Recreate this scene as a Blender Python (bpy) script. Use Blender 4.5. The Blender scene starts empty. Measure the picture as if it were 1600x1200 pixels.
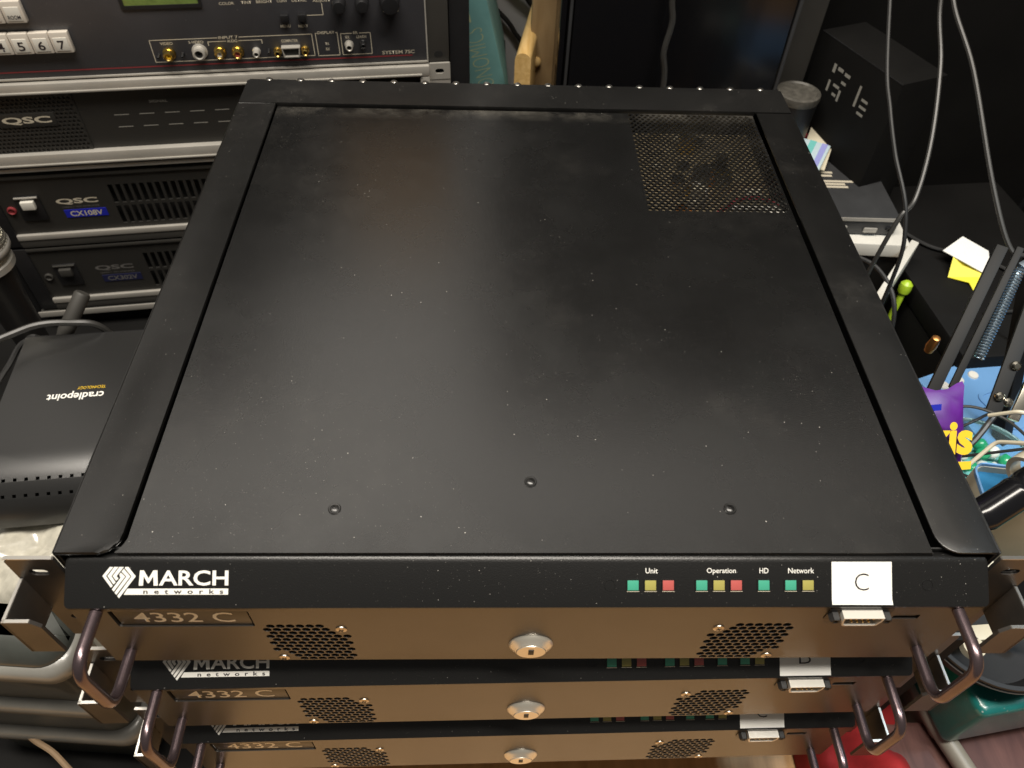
import bpy, bmesh, math, random
from mathutils import Vector, Matrix
from mathutils.geometry import delaunay_2d_cdt
random.seed(7)
R = math.radians
S = bpy.context.scene
COL = S.collection

# ------------------------------------------------------------------ camera
cd = bpy.data.cameras.new('camera')
cam = bpy.data.objects.new('camera', cd); COL.objects.link(cam)
cd.sensor_width = 36; cd.lens = 27.045; cd.clip_start = .01; cd.clip_end = 50
_r = Vector((.9993787, -.01645754, .03116662)); _d = Vector((.0078038, -.75901173, -.65103017)); _f = Vector((.03437019, .65086891, -.75841173))
m = Matrix((_r, -_d, -_f)).transposed().to_4x4(); m.translation = Vector((-.02427511, -.17215826, .32048738))
cam.matrix_world = m
S.camera = cam
cd.dof.use_dof = True; cd.dof.focus_distance = .46; cd.dof.aperture_fstop = 16.0

# ------------------------------------------------------------------ world, lamps, exposure
w = bpy.data.worlds.new('World'); S.world = w; w.use_nodes = True
bg = w.node_tree.nodes['Background']; bg.inputs[0].default_value = (.85, .8, .72, 1); bg.inputs[1].default_value = .12
def lamp(name, kind, loc, target, energy, color, size, **k):
    l = bpy.data.lights.new(name, kind); l.energy = energy; l.color = color
    if kind == 'AREA': l.shape = 'RECTANGLE'; l.size = size[0]; l.size_y = size[1]
    if kind == 'SPOT': l.shadow_soft_size = size; l.spot_size = R(k['cone']); l.spot_blend = k['blend']
    o = bpy.data.objects.new(name, l); COL.objects.link(o); o.location = loc
    o.rotation_euler = (Vector(target)-Vector(loc)).to_track_quat('-Z', 'Y').to_euler()
    return o
lamp('ceiling_lamp', 'AREA', (-.12, -.06, 1.75), (-.08, .12, 0), 68, (1, .925, .82), (1.9, .26))
lamp('desk_lamp', 'SPOT', (.62, .02, .50), (.40, .17, -.2), 8, (.72, .88, 1), .05, cone=52, blend=.6)
S.view_settings.view_transform = 'Standard'; S.view_settings.look = 'None'
S.view_settings.exposure = 0; S.view_settings.gamma = 1
S.render.engine = 'CYCLES'

# ------------------------------------------------------------------ materials
MATS = {}
def mat(name, col, rough=.5, metal=0., spec=.5, bump=0., bscale=400., var=0., vscale=8., trans=0., dust=0., dscale=260., emit=0., alpha=1., coat=0., ior=1.5, rvar=0., smudge=0., dsize=.16, fine=.7, rear=False):
    if name in MATS: return MATS[name]
    m = bpy.data.materials.new(name); m.use_nodes = True; nt = m.node_tree; N = nt.nodes; L = nt.links
    b = N['Principled BSDF']
    b.inputs['Base Color'].default_value = (*col, 1); b.inputs['Roughness'].default_value = rough
    b.inputs['Metallic'].default_value = metal; b.inputs['Specular IOR Level'].default_value = spec
    b.inputs['Transmission Weight'].default_value = trans; b.inputs['IOR'].default_value = ior
    b.inputs['Alpha'].default_value = alpha; b.inputs['Coat Weight'].default_value = coat
    if emit: b.inputs['Emission Color'].default_value = (*col, 1); b.inputs['Emission Strength'].default_value = emit
    tc = N.new('ShaderNodeTexCoord'); out = tc.outputs['Object']
    def noise(scale, detail=3, rg=.5):
        n = N.new('ShaderNodeTexNoise'); n.inputs['Scale'].default_value = scale; n.inputs['Detail'].default_value = detail; n.inputs['Roughness'].default_value = rg
        L.new(out, n.inputs['Vector']); return n.outputs['Fac']
    def ramp(src, a, c, lo=0., hi=1.):
        r = N.new('ShaderNodeMapRange'); r.inputs[1].default_value = a; r.inputs[2].default_value = c; r.inputs[3].default_value = lo; r.inputs[4].default_value = hi
        L.new(src, r.inputs[0]); return r.outputs[0]
    def mix(fac, a, c):
        x = N.new('ShaderNodeMix'); x.data_type = 'RGBA'; x.clamp_factor = True
        if isinstance(fac, float): x.inputs[0].default_value = fac
        else: L.new(fac, x.inputs[0])
        for i, v in ((6, a), (7, c)):
            if isinstance(v, tuple): x.inputs[i].default_value = (*v, 1)
            else: L.new(v, x.inputs[i])
        return x.outputs[2]
    def mul(a, c):
        x = N.new('ShaderNodeMath'); x.operation = 'MULTIPLY'; L.new(a, x.inputs[0])
        if isinstance(c, float): x.inputs[1].default_value = c
        else: L.new(c, x.inputs[1])
        return x.outputs[0]
    cur = col
    if var:
        cur = mix(ramp(noise(vscale, 5, .6), .3, .7), tuple(c*(1-var) for c in col), tuple(min(1, c*(1+var)) for c in col))
    if smudge:
        s = mul(ramp(noise(9, 4, .65), .52, .78), ramp(noise(55, 4, .7), .35, .7))
        cur = mix(mul(s, smudge), cur, (.32, .30, .27))
    if rear:
        sx = N.new('ShaderNodeSeparateXYZ'); L.new(out, sx.inputs[0])
        cur = mix(mul(mul(ramp(sx.outputs[1], .374, .3895), ramp(noise(24, 6, .75),   .42, .80)), .38), cur, (.30, .28, .24))
    if dust:
        v = N.new('ShaderNodeTexVoronoi'); v.inputs['Scale'].default_value = dscale; v.inputs['Randomness'].default_value = 1
        L.new(out, v.inputs['Vector'])
        sep = N.new('ShaderNodeSeparateColor'); L.new(v.outputs['Color'], sep.inputs[0])
        thr = ramp(sep.outputs[0], 1-dust, 1, .0, dsize*.65)
        lt = N.new('ShaderNodeMath'); lt.operation = 'LESS_THAN'; L.new(v.outputs['Distance'], lt.inputs[0]); L.new(thr, lt.inputs[1])
        cl = ramp(noise(14, 3), .38, .62, .25, 1.)
        cur = mix(mul(mul(lt.outputs[0], sep.outputs[1]), cl), cur, (.62, .60, .55))
    if dust:
        v2 = N.new('ShaderNodeTexVoronoi'); v2.inputs['Scale'].default_value = dscale*2.6; L.new(out, v2.inputs['Vector'])
        s2 = N.new('ShaderNodeSeparateColor'); L.new(v2.outputs['Color'], s2.inputs[0])
        l2 = N.new('ShaderNodeMath'); l2.operation = 'LESS_THAN'; L.new(v2.outputs['Distance'], l2.inputs[0]); L.new(ramp(s2.outputs[0], .55, 1, 0., dsize), l2.inputs[1])
        cur = mix(mul(mul(l2.outputs[0], s2.outputs[1]), mul(ramp(noise(7, 4), .40, .65), fine)), cur, (.45, .43, .39))
    if not isinstance(cur, tuple): L.new(cur, b.inputs['Base Color'])
    if rvar: L.new(ramp(noise(11, 5, .65), .3, .72, rough-rvar, rough+rvar), b.inputs['Roughness'])
    if bump:
        bn = N.new('ShaderNodeBump'); bn.inputs['Strength'].default_value = bump; bn.inputs['Distance'].default_value = .0004
        L.new(noise(bscale, 3), bn.inputs['Height']); L.new(bn.outputs[0], b.inputs['Normal'])
    MATS[name] = m
    return m
def wood(name, c1, c2, scale=(1, 18, 18), rough=.45):
    m = bpy.data.materials.new(name); m.use_nodes = True; nt = m.node_tree; N = nt.nodes; L = nt.links; b = N['Principled BSDF']
    tc = N.new('ShaderNodeTexCoord'); mp = N.new('ShaderNodeMapping'); mp.inputs['Scale'].default_value = scale
    n = N.new('ShaderNodeTexNoise'); n.inputs['Scale'].default_value = 9; n.inputs['Detail'].default_value = 6; n.inputs['Distortion'].default_value = .6
    r = N.new('ShaderNodeValToRGB'); r.color_ramp.elements[0].position = .35; r.color_ramp.elements[1].position = .66
    r.color_ramp.elements[0].color = (*c1, 1); r.color_ramp.elements[1].color = (*c2, 1)
    L.new(tc.outputs['Object'], mp.inputs[0]); L.new(mp.outputs[0], n.inputs['Vector']); L.new(n.outputs['Fac'], r.inputs[0]); L.new(r.outputs[0], b.inputs['Base Color'])
    b.inputs['Roughness'].default_value = rough; MATS[name] = m
    return m
M_TOP = mat('black_powder_coat', (.0042, .0042, .0041), .27, spec=1., bump=.12, bscale=1500, var=.25, vscale=5, dust=.26, dscale=330, rvar=.05, smudge=.06, rear=True, ior=1.58)
M_RIM = mat('black_rim_paint', (.0065, .0064, .0062), .34, spec=.85, bump=.14, bscale=1500, var=.2, vscale=6, dust=.5, dscale=420, rvar=.05, smudge=.08)
M_BEZ = mat('bezel_black', (.009, .009, .009), .33, spec=.5, bump=.2, bscale=1500, dust=.5, dscale=420)
M_PAN = mat('front_panel_grey_paint', (.078, .072, .066), .37, metal=.60, spec=.8, bump=.2, bscale=1700, var=.1, vscale=20)
M_EAR = mat('bracket_sheet_metal', (.10, .092, .085), .36, metal=.6, spec=.8, bump=.15, bscale=1500, var=.2, vscale=30)
M_EDGE = mat('bare_steel', (.62, .6, .56), .3, metal=1.)
M_DARK = mat('chassis_black', (.012, .012, .012), .6, bump=.1, bscale=900)
M_HAND = mat('handle_anodised', (.145, .108, .116), .25, metal=.8, bump=.05, bscale=900, var=.15, vscale=60)
M_WHITE = mat('white_print', (.82, .81, .76), .55)
M_CREAM = mat('cream_print', (.52, .47, .37), .5)
M_GREYT = mat('grey_print', (.30, .29, .26), .5)
M_DIMT = mat('dim_print', (.13, .125, .12), .5)
M_PAPER = mat('label_paper', (.84, .84, .80), .6, var=.03, vscale=40)
M_INK = mat('black_ink', (.02, .015, .02), .5)
M_GRN = mat('led_green', (.06, .36, .24), .35, coat=.4)
M_YEL = mat('led_yellow', (.36, .33, .09), .35, coat=.4)
M_RED = mat('led_red', (.46, .10, .09), .35, coat=.4)
M_CHR = mat('nickel', (.72, .68, .58), .22, metal=1., bump=.06, bscale=600)
M_SCR = mat('screw_steel', (.5, .45, .38), .35, metal=1.)
M_BLK = mat('black_plastic', (.012, .012, .013), .4, bump=.08, bscale=900, var=.2, vscale=30)
M_GLOSS = mat('gloss_black', (.006, .006, .007), .16, spec=.4)
M_RUB = mat('black_rubber', (.016, .016, .016), .55)
M_GCAB = mat('grey_cable', (.036, .035, .033), .4)
M_SIL = mat('silver_aluminium', (.46, .44, .40), .38, metal=.35, bump=.06, bscale=900, var=.08, vscale=20)
M_EXT = mat('switcher_panel', (.042, .042, .047), .38, spec=.6, bump=.1, bscale=900, dust=.2, dscale=260, var=.2, vscale=9)
M_AMP = mat('amp_face', (.022, .021, .019), .45, bump=.1, bscale=900)
M_BLUE = mat('badge_blue', (.012, .018, .33), .4)
M_REDL = mat('red_stripe', (.22, .03, .035), .45)
M_BTN = mat('button_clear_white', (.62, .57, .50), .28, coat=.5)
M_GOLD = mat('brass', (.75, .55, .18), .28, metal=1.)
M_LCD = mat('lcd_green', (.14, .20, .05), .25, coat=.5, var=.25, vscale=150)
M_WALL = mat('wall_paint', (.52, .525, .535), .75, bump=.1, bscale=250, var=.04, vscale=5)
M_TABLE = wood('table_wood', (.60, .34, .135), (.76, .46, .20), (14, 1.4, 14), .38)
M_PINE = wood('pine', (.60, .38, .13), (.76, .52, .22), (22, 2, 22), .42)
M_PINED = wood('pine_board', (.26, .17, .08), (.34, .235, .12), (10, 10, 2), .5)
M_WRAP = mat('bubble_film', (.66, .63, .53), .2, spec=.7, trans=.25, coat=.5, var=.35, vscale=40)
M_TRAY = mat('grey_tray_plastic', (.05, .054, .048), .3, spec=.6, var=.2, vscale=25, coat=.2)
M_TRIM = mat('tray_rim_plastic', (.21, .205, .185), .34, spec=.6, coat=.2, var=.12, vscale=18)
M_TEAL = mat('teal_book_cover', (.15, .33, .33), .45, var=.18, vscale=14)
M_TEALT = mat('book_lettering', (.36, .42, .26), .5)
M_PGS = mat('book_pages', (.55, .54, .48), .8)
M_GLIT = mat('teal_glitter', (.012, .15, .14), .28, coat=.3, dust=.6, dscale=170, var=.3, vscale=18, dsize=.34, fine=1.)
M_PURP = mat('purple_foil', (.085, .009, .18), .38, spec=.5, var=.25, vscale=40)
M_YPR = mat('yellow_print', (.80, .52, .03), .4)
M_BPL = mat('blue_plastic', (.16, .34, .62), .3, coat=.3, var=.08, vscale=12)
M_BPD = mat('blue_liner', (.03, .20, .42), .4)
M_WPL = mat('white_plastic', (.66, .64, .58), .4, var=.06, vscale=20)
M_CRM = mat('cream_plastic', (.60, .55, .42), .4, var=.08, vscale=14)
M_CLEAR = mat('clear_plastic', (.80, .95, .97), .06, trans=.95, ior=1.25)
M_CG = mat('candy_green', (.02, .36, .16), .3, coat=.4)
M_CW = mat('candy_white', (.78, .82, .78), .35, coat=.3)
M_CT = mat('candy_teal', (.16, .50, .48), .3, coat=.4)
M_REDC = mat('red_cloth', (.30, .012, .014), .85, var=.3, vscale=30, bump=.3, bscale=500)
M_MAR = wood('maroon_wood', (.075, .028, .024), (.13, .055, .045), (12, 2, 12), .5)
M_STONE = mat('grey_tube_plastic', (.24, .22, .18), .45, var=.1, vscale=30)
M_MESH = mat('mic_grille', (.52, .50, .44), .35, metal=.9)
M_PART = mat('partition_black', (.005, .0048, .0046), .7, spec=.18, bump=.2, bscale=600, var=.3, vscale=10)
M_DGREY = mat('dark_grey_board', (.040, .038, .034), .6, var=.15, vscale=12)
M_DEV = mat('device_dark_grey', (.035, .036, .038), .42, bump=.1, bscale=900, var=.25, vscale=20)
M_SPR = mat('spring_steel', (.42, .52, .60), .3, metal=.9)
M_LIME = mat('lime_plastic', (.40, .58, .03), .35)
M_NOTE = mat('note_yellow', (.80, .70, .03), .5)
M_COP = mat('copper', (.55, .25, .08), .35, metal=.9)
M_PCB = mat('circuit_board', (.26, .21, .13), .5, var=.5, vscale=120)
M_BROWN = mat('cardboard', (.25, .17, .10), .8, var=.12, vscale=20)

# ------------------------------------------------------------------ helpers
def finish(bm, name, mt, parent=None, loc=(0, 0, 0), rot=(0, 0, 0), smooth=35, kind=None, label=None):
    bmesh.ops.recalc_face_normals(bm, faces=bm.faces)
    me = bpy.data.meshes.new(name); bm.to_mesh(me); bm.free()
    return link(me, name, mt, parent, loc, rot, smooth, kind, label)
def link(me, name, mt, parent=None, loc=(0, 0, 0), rot=(0, 0, 0), smooth=35, kind=None, label=None):
    if mt and not me.materials: me.materials.append(mt)
    if smooth:
        me.polygons.foreach_set('use_smooth', [True]*len(me.polygons)); me.set_sharp_from_angle(angle=R(smooth))
    o = bpy.data.objects.new(name, me); COL.objects.link(o); o.parent = parent; o.location = loc; o.rotation_euler = rot
    if kind: o['kind'] = kind
    if label: o['label'] = label
    return o
def tag(o, label, cat, group=None):
    o['label'] = label; o['category'] = cat
    if group: o['group'] = group
    return o
def thing(name, label, cat, loc=(0, 0, 0), rot=(0, 0, 0), group=None):
    o = bpy.data.objects.new(name, None); COL.objects.link(o); o.location = loc; o.rotation_euler = rot; o.empty_display_size = .02
    return tag(o, label, cat, group)
def box(bm, x0, x1, y0, y1, z0, z1, bev=0., mtx=None, seg=2):
    b2 = bmesh.new(); bmesh.ops.create_cube(b2, size=1)
    for v in b2.verts: v.co = Vector(((x0+x1)/2+v.co.x*(x1-x0), (y0+y1)/2+v.co.y*(y1-y0), (z0+z1)/2+v.co.z*(z1-z0)))
    if bev: bmesh.ops.bevel(b2, geom=b2.edges[:], offset=bev, segments=seg, profile=.6, affect='EDGES')
    return merge(bm, b2, mtx)
def merge(bm, b2, mtx=None):
    if mtx: b2.transform(mtx)
    me = bpy.data.meshes.new('tmp'); b2.to_mesh(me); b2.free(); bm.from_mesh(me); bpy.data.meshes.remove(me)
    return bm
def B(*a, **k): return box(bmesh.new(), *a, **k)
def fillet(pts, r, seg=6):
    pts = [Vector(p) for p in pts]; out = [pts[0]]
    for i in range(1, len(pts)-1):
        a, b, c = pts[i-1], pts[i], pts[i+1]
        d1 = (a-b).normalized(); d2 = (c-b).normalized(); q = min(r, (a-b).length*.49, (c-b).length*.49)
        p0 = b+d1*q; p2 = b+d2*q
        for k in range(seg+1):
            t = k/seg; out.append(p0*(1-t)**2+b*2*t*(1-t)+p2*t*t)
    out.append(pts[-1]); return out
def smoothpath(pts, n=8):
    pts = [Vector(p) for p in pts]; P = [pts[0]*2-pts[1]]+pts+[pts[-1]*2-pts[-2]]; out = []
    for i in range(1, len(P)-2):
        for k in range(n):
            t = k/n; a, b, c, d = P[i-1], P[i], P[i+1], P[i+2]
            out.append(.5*((2*b)+(-a+c)*t+(2*a-5*b+4*c-d)*t*t+(-a+3*b-3*c+d)*t**3))
    out.append(pts[-1]); return out
def tube(bm, pts, r, n=12, cap=True):
    pts = [Vector(p) for p in pts]; rr = r if isinstance(r, (list, tuple)) else [r]*len(pts)
    T = [(pts[min(i+1, len(pts)-1)]-pts[max(i-1, 0)]).normalized() for i in range(len(pts))]
    u = T[0].orthogonal().normalized(); rings = []
    for p, t, q in zip(pts, T, rr):
        u = (u-t*u.dot(t)).normalized(); v = t.cross(u)
        rings.append([bm.verts.new(p+(u*math.cos(2*math.pi*k/n)+v*math.sin(2*math.pi*k/n))*q) for k in range(n)])
    for a, b in zip(rings, rings[1:]):
        for k in range(n): bm.faces.new((a[k], a[(k+1) % n], b[(k+1) % n], b[k]))
    if cap: bm.faces.new(rings[0][::-1]); bm.faces.new(rings[-1])
    return bm
def lathe(bm, prof, n=24, mtx=None):
    b2 = bmesh.new(); rings = []
    for r, z in prof:
        if r < 1e-6: rings.append([b2.verts.new((0, 0, z))])
        else: rings.append([b2.verts.new((r*math.cos(2*math.pi*k/n), r*math.sin(2*math.pi*k/n), z)) for k in range(n)])
    for a, b in zip(rings, rings[1:]):
        for k in range(n):
            j = (k+1) % n
            if len(a) == 1 and len(b) == 1: continue
            if len(a) == 1: b2.faces.new((a[0], b[j], b[k]))
            elif len(b) == 1: b2.faces.new((a[k], a[j], b[0]))
            else: b2.faces.new((a[k], a[j], b[j], b[k]))
    return merge(bm, b2, mtx)
def inpoly(p, poly):
    c = False; j = len(poly)-1
    for i in range(len(poly)):
        a, b = poly[i], poly[j]
        if (a[1] > p[1]) != (b[1] > p[1]) and p[0] < (b[0]-a[0])*(p[1]-a[1])/(b[1]-a[1])+a[0]: c = not c
        j = i
    return c
def plate(outline, holes=(), t=.001, mtx=None, bm=None):
    """flat sheet with real holes: top face at z=0, thickness t below; convex holes"""
    bm = bm or bmesh.new(); b2 = bmesh.new()
    loops = [list(outline)]+[list(h) for h in holes]; V = []; E = []; own = []
    for li, lp in enumerate(loops):
        s = len(V); n = len(lp)
        V += [Vector(p) for p in lp]; own += [li]*n; E += [(s+i, s+(i+1) % n) for i in range(n)]
    vo, eo, fo, ov, _, _ = delaunay_2d_cdt(V, E, [], 0, 1e-9)
    ow = [own[o[0]] if o else -1 for o in ov]; concave = len(outline) > 4
    top = [b2.verts.new((v.x, v.y, 0)) for v in vo]; bot = [b2.verts.new((v.x, v.y, -t)) for v in vo]
    for f in fo:
        k = {ow[i] for i in f}
        if len(k) == 1 and 0 not in k: continue
        if concave and k == {0}:
            c = sum((vo[i] for i in f), Vector((0, 0)))/len(f)
            if not inpoly(c, outline): continue
        b2.faces.new([top[i] for i in f]); b2.faces.new([bot[i] for i in f[::-1]])
    idx = {}
    for i, o in enumerate(ov):
        for q in o: idx[q] = i
    for a, c in E:
        i, j = idx[a], idx[c]
        if i != j: b2.faces.new((top[i], top[j], bot[j], bot[i]))
    loose = [v for v in b2.verts if not v.link_faces]; bmesh.ops.delete(b2, geom=loose, context='VERTS')
    return merge(bm, b2, mtx)
def soften(bm, w=.0003):
    es = [e for e in bm.edges if len(e.link_faces) == 2 and e.calc_face_angle(0) > 1.2 and max(v.co.z for v in e.verts) > -.00181 and abs(e.verts[0].co.z-e.verts[1].co.z) < 1e-6]
    bmesh.ops.bevel(bm, geom=es, offset=w, segments=2, profile=.5, affect='EDGES'); return bm
def ngon(cx, cy, r, n=8, ph=0., sy=1.): return [(cx+r*math.cos(2*math.pi*k/n+ph), cy+sy*r*math.sin(2*math.pi*k/n+ph)) for k in range(n)]
def rrect(x0, x1, y0, y1, r, n=4):
    o = []
    for cx, cy, a in ((x1-r, y1-r, 0), (x0+r, y1-r, 90), (x0+r, y0+r, 180), (x1-r, y0+r, 270)):
        o += [(cx+r*math.cos(R(a+90*k/n)), cy+r*math.sin(R(a+90*k/n))) for k in range(n+1)]
    return o
FRONT = Matrix(((1, 0, 0, 0), (0, 0, -1, 0), (0, 1, 0, 0), (0, 0, 0, 1)))   # plate xy -> world xz, facing -y
def front(y): return Matrix.Translation((0, y, 0)) @ FRONT
def text(s, bx, mt, parent, mtx, name='lettering', bold=0., t=.00008):
    """lettering fitted to the rectangle bx=(x0,x1,y0,y1) of the local plane mtx"""
    cu = bpy.data.curves.new('txt', 'FONT'); cu.body = s; cu.offset = bold; cu.resolution_u = 3
    to = bpy.data.objects.new('txt', cu); COL.objects.link(to)
    me = bpy.data.meshes.new_from_object(to); bpy.data.objects.remove(to); bpy.data.curves.remove(cu)
    xs = [v.co.x for v in me.vertices]; ys = [v.co.y for v in me.vertices]; a, b, c, d = min(xs), max(xs), min(ys), max(ys)
    for v in me.vertices:
        v.co = Vector((bx[0]+(v.co.x-a)/(b-a)*(bx[1]-bx[0]), bx[2]+(v.co.y-c)/(d-c)*(bx[3]-bx[2]), t))
    me.transform(mtx); me.name = name
    return link(me, name, mt, parent, smooth=0)
def flat(polys, mt, parent, mtx, name, t=.00008):
    bm = bmesh.new()
    for p in polys: bm.faces.new([bm.verts.new((x, y, t)) for x, y in p])
    bm.transform(mtx); return finish(bm, name, mt, parent, smooth=0)
def copytree(o, parent=None):
    c = o.copy(); COL.objects.link(c); c.parent = parent
    for ch in list(o.children): copytree(ch, c)
    return c
def rot(a, axis, p=(0, 0, 0)): return Matrix.Translation(p) @ Matrix.Rotation(R(a), 4, axis)
def along(p0, p1):
    p0, p1 = Vector(p0), Vector(p1); q = (p1-p0).to_track_quat('Z', 'Y')
    return Matrix.Translation(p0) @ q.to_matrix().to_4x4(), (p1-p0).length
TZ = -.3556

# ------------------------------------------------------------------ setting
finish(B(-1.3, 1.1, -.62, .87, TZ-.035, TZ), 'table', M_TABLE, kind='structure')
finish(B(-1.6, 1.6, .872, .92, TZ-.4, 2.2), 'wall', M_WALL, kind='structure')

tag(finish(plate(rrect(-1.2, -.235, -.16, .865, .01), (), .003, Matrix.Translation((0, 0, TZ+.0035))), 'dark_sheet', M_PART, smooth=0), 'dark sheet added to blacken the table under the rack and router', 'sheet')  # added sheet: turns the table dark here and kills its orange reflections
tag(finish(plate(rrect(.30, 1.05, .13, .865, .01), (), .003, Matrix.Translation((0, 0, TZ+.0035))), 'dark_sheet', M_PART, smooth=0), 'dark sheet added to blacken the table under the boom arm and case', 'sheet')  # second added sheet, blackens the table under the right-hand clutter

# ------------------------------------------------------------------ recorder unit
U = .0889
def make_unit():
    t = thing('video_recorder', '', 'recorder')
    up = (0, 0, U)                                       # parts are drawn with the rim top at z = 0
    def P(bm, name, mt, par=t, **k):
        return finish(bm, name, mt, par, loc=up if par is t else (0, 0, 0), **k)
    def T(s, bx, mt, mtx, **k):
        o = text(s, bx, mt, t, mtx, **k); o.location = up; return o
    # chassis tub
    bm = bmesh.new()
    for a in ((-.2188, -.2176, 0, .4255, -.0855, -.0016), (.2176, .2188, 0, .4255, -.0855, -.0016), (-.2176, .2176, .4243, .4255, -.0855, -.0016),
              (-.2176, .2176, -.014, .4243, -.0855, -.0843), (-.2176, .2176, .004, .005, -.0843, -.012), (.085, .086, .2, .42, -.08, -.012)): box(bm, *a)
    P(bm, 'chassis', M_DARK)
    for x in (-.18, .18):
        for y in (.03, .38): P(lathe(bmesh.new(), [(0, 0), (.008, 0), (.007, -.0034), (0, -.0034)], 16, Matrix.Translation((x, y, -.0855))), 'foot', M_RUB)
    # inner cover with perforated corner
    arc = lambda cx, cy, r, a0, a1, n: [(cx+r*math.cos(R(a0+(a1-a0)*k/n)), cy+r*math.sin(R(a0+(a1-a0)*k/n))) for k in range(n+1)]
    out = [(-.1893, .3895), (-.1893, .012)]+arc(-.2018, .0105, .0127, 0, -46, 6)[1:]+[(-.1930, .0009), (.1880, .0009), (.1880, .3895)]
    holes = []; p = .0047
    for j in range(43):
        for i in range(21):
            x = .0888+i*p+(p/2 if j % 2 else 0); y = .2645+j*.00292
            if x < .1862 and y < .3885: holes.append(ngon(x, y, .00155, 8))
    cov = P(plate(out, holes, .0012, Matrix.Translation((0, 0, -.0016))), 'cover', M_TOP, smooth=0)
    P(B(-.192, .189, .0009, .0017, -.0060, -.0029), 'cover_lip', M_TOP, cov)
    P(B(-.2155, .2155, .0038, .0046, -.012, -.0030), 'front_wall', M_DARK)
    for x, y in ((-.0963, .0242), (-.0015, .0400), (.0957, .0247)):
        rv = P(lathe(bmesh.new(), [(.0031, -.0016), (.0031, -.0012), (.0027, -.0009), (.0022, -.00095), (.0019, -.0007), (.0009, -.0005), (.0007, -.0010), (0, -.0010)], 20, Matrix.Translation((x, y, 0))), 'rivet', M_RIM)
    # raised rim strips with folded skirt
    for s in (-1, 1):
        o = [(-.2195, 0.0), (-.2017, 0)]+arc(-.2017, .0105, .0105, -90, 0, 7)[1:]+[(-.1912, .3912), (-.2195, .3912)]
        o = [(x*-s, y) for x, y in o]
        bm = soften(plate(o, (), .0015), .0004); x0, x1 = sorted((s*.2190, s*.2203)); box(bm, x0, x1, 0, .3912, -.014, -.0001, .0004)
        P(bm, 'side_strip', M_RIM)
    bm = plate([(-.2195, .3920), (.2195, .3920), (.2195, .426), (-.2195, .426)], (), .0015, Matrix.Translation((0, 0, .0004)))
    box(bm, -.2195, .2195, .4256, .4268, -.02, .0003, .0004); box(bm, -.19, .19, .3918, .3926, -.004, .0007)
    P(bm, 'rear_strip', M_RIM)
    for k in range(17):
        x = -.203+k*.0254
        P(lathe(bmesh.new(), [(.0036, 0), (.0034, .0012), (.0022, .0024), (0, .0028)], 12, Matrix.Translation((x, .4292, -.0020))), 'rear_rivet', M_EDGE)
    P(B(-.2195, .2195, .4268, .4325, -.0030, -.0020), 'rear_flange', M_RIM)
    # bezel: sloped black fascia
    prof = [(.0035, -.0056), (.0022, -.0047), (.0012, -.0045), (.0002, -.0046), (-.0008, -.00495), (-.0021, -.0058), (-.0166, -.0173), (-.0182, -.0187), (-.0182, -.0198), (-.0176, -.0204), (.0035, -.0204)]
    bm = bmesh.new(); secs = []
    for x, ins in ((-.2156, .0012), (-.2150, .0004), (-.2140, 0), (.2140, 0), (.2150, .0004), (.2156, .0012)):
        cy, cz = -.004, -.0125
        secs.append([bm.verts.new((x, y+(ins if y < cy else -ins), z+(-ins if z > cz else ins))) for y, z in prof])
    for a, b in zip(secs, secs[1:]):
        for k in range(len(prof)): bm.faces.new((a[k], a[(k+1) % len(prof)], b[(k+1) % len(prof)], b[k]))
    bm.faces.new(secs[0]); bm.faces.new(secs[-1][::-1])
    bez = P(bm, 'bezel', M_BEZ)
    # plane of the sloped fascia: local x, local y up the slope, origin at slope top
    a = Vector((0, -.0021, -.0058)); dn = (Vector((0, -.0166, -.0173))-a).normalized(); nrm = Vector((1, 0, 0)).cross(-dn)
    BM = Matrix(((1, 0, 0, a.x), (0, -dn.y, nrm.y, a.y), (0, -dn.z, nrm.z, a.z), (0, 0, 0, 1))) @ Matrix.Translation((0, .0002, .00012))
    f = lambda x, y: (-.1987+(x-127)*4.19e-5, -(.0018+(y-105)*4.15e-5))
    stripes = [[(205, 107), (127, 207), (222, 335), (243, 313), (168, 207), (243, 107)], [(253, 107), (182, 207), (250, 300), (272, 276), (226, 207), (298, 107)],
               [(308, 107), (238, 207), (276, 260), (302, 236), (281, 207), (357, 107)],
               [(372, 107), (405, 107), (487, 210), (312, 450), (292, 425), (440, 211), (365, 120)], [(357, 128), (429, 212), (283, 413), (262, 388), (384, 212), (331, 158)],
               [(324, 168), (373, 212), (254, 378), (233, 352), (322, 228), (309, 190)]]
    def F(o): o.location = up; return o
    for st in stripes: F(flat([[f(*q) for q in st]], M_WHITE, t, BM, 'logo_stripe'))
    F(flat([[f(*q) for q in ((520, 313), (530, 145), (573, 145), (624, 232), (674, 145), (718, 145), (726, 313), (680, 313), (675, 212), (630, 285), (616, 285), (572, 212), (566, 313))]], M_WHITE, t, BM, 'logo_letter'))
    T('ARCH', (f(736, 0)[0], f(1487, 0)[0], f(0, 313)[1], f(0, 145)[1]), M_WHITE, BM, bold=.02)
    F(flat([[f(*q) for q in ((360, 412), (1487, 412), (1487, 345), (400, 345))]], M_WHITE, t, BM, 'logo_bar'))
    T('n  e  t  w  o  r  k  s', (f(572, 0)[0], f(1435, 0)[0], f(0, 403)[1], f(0, 350)[1]), M_INK, BM, bold=.02, t=.00018)
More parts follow.
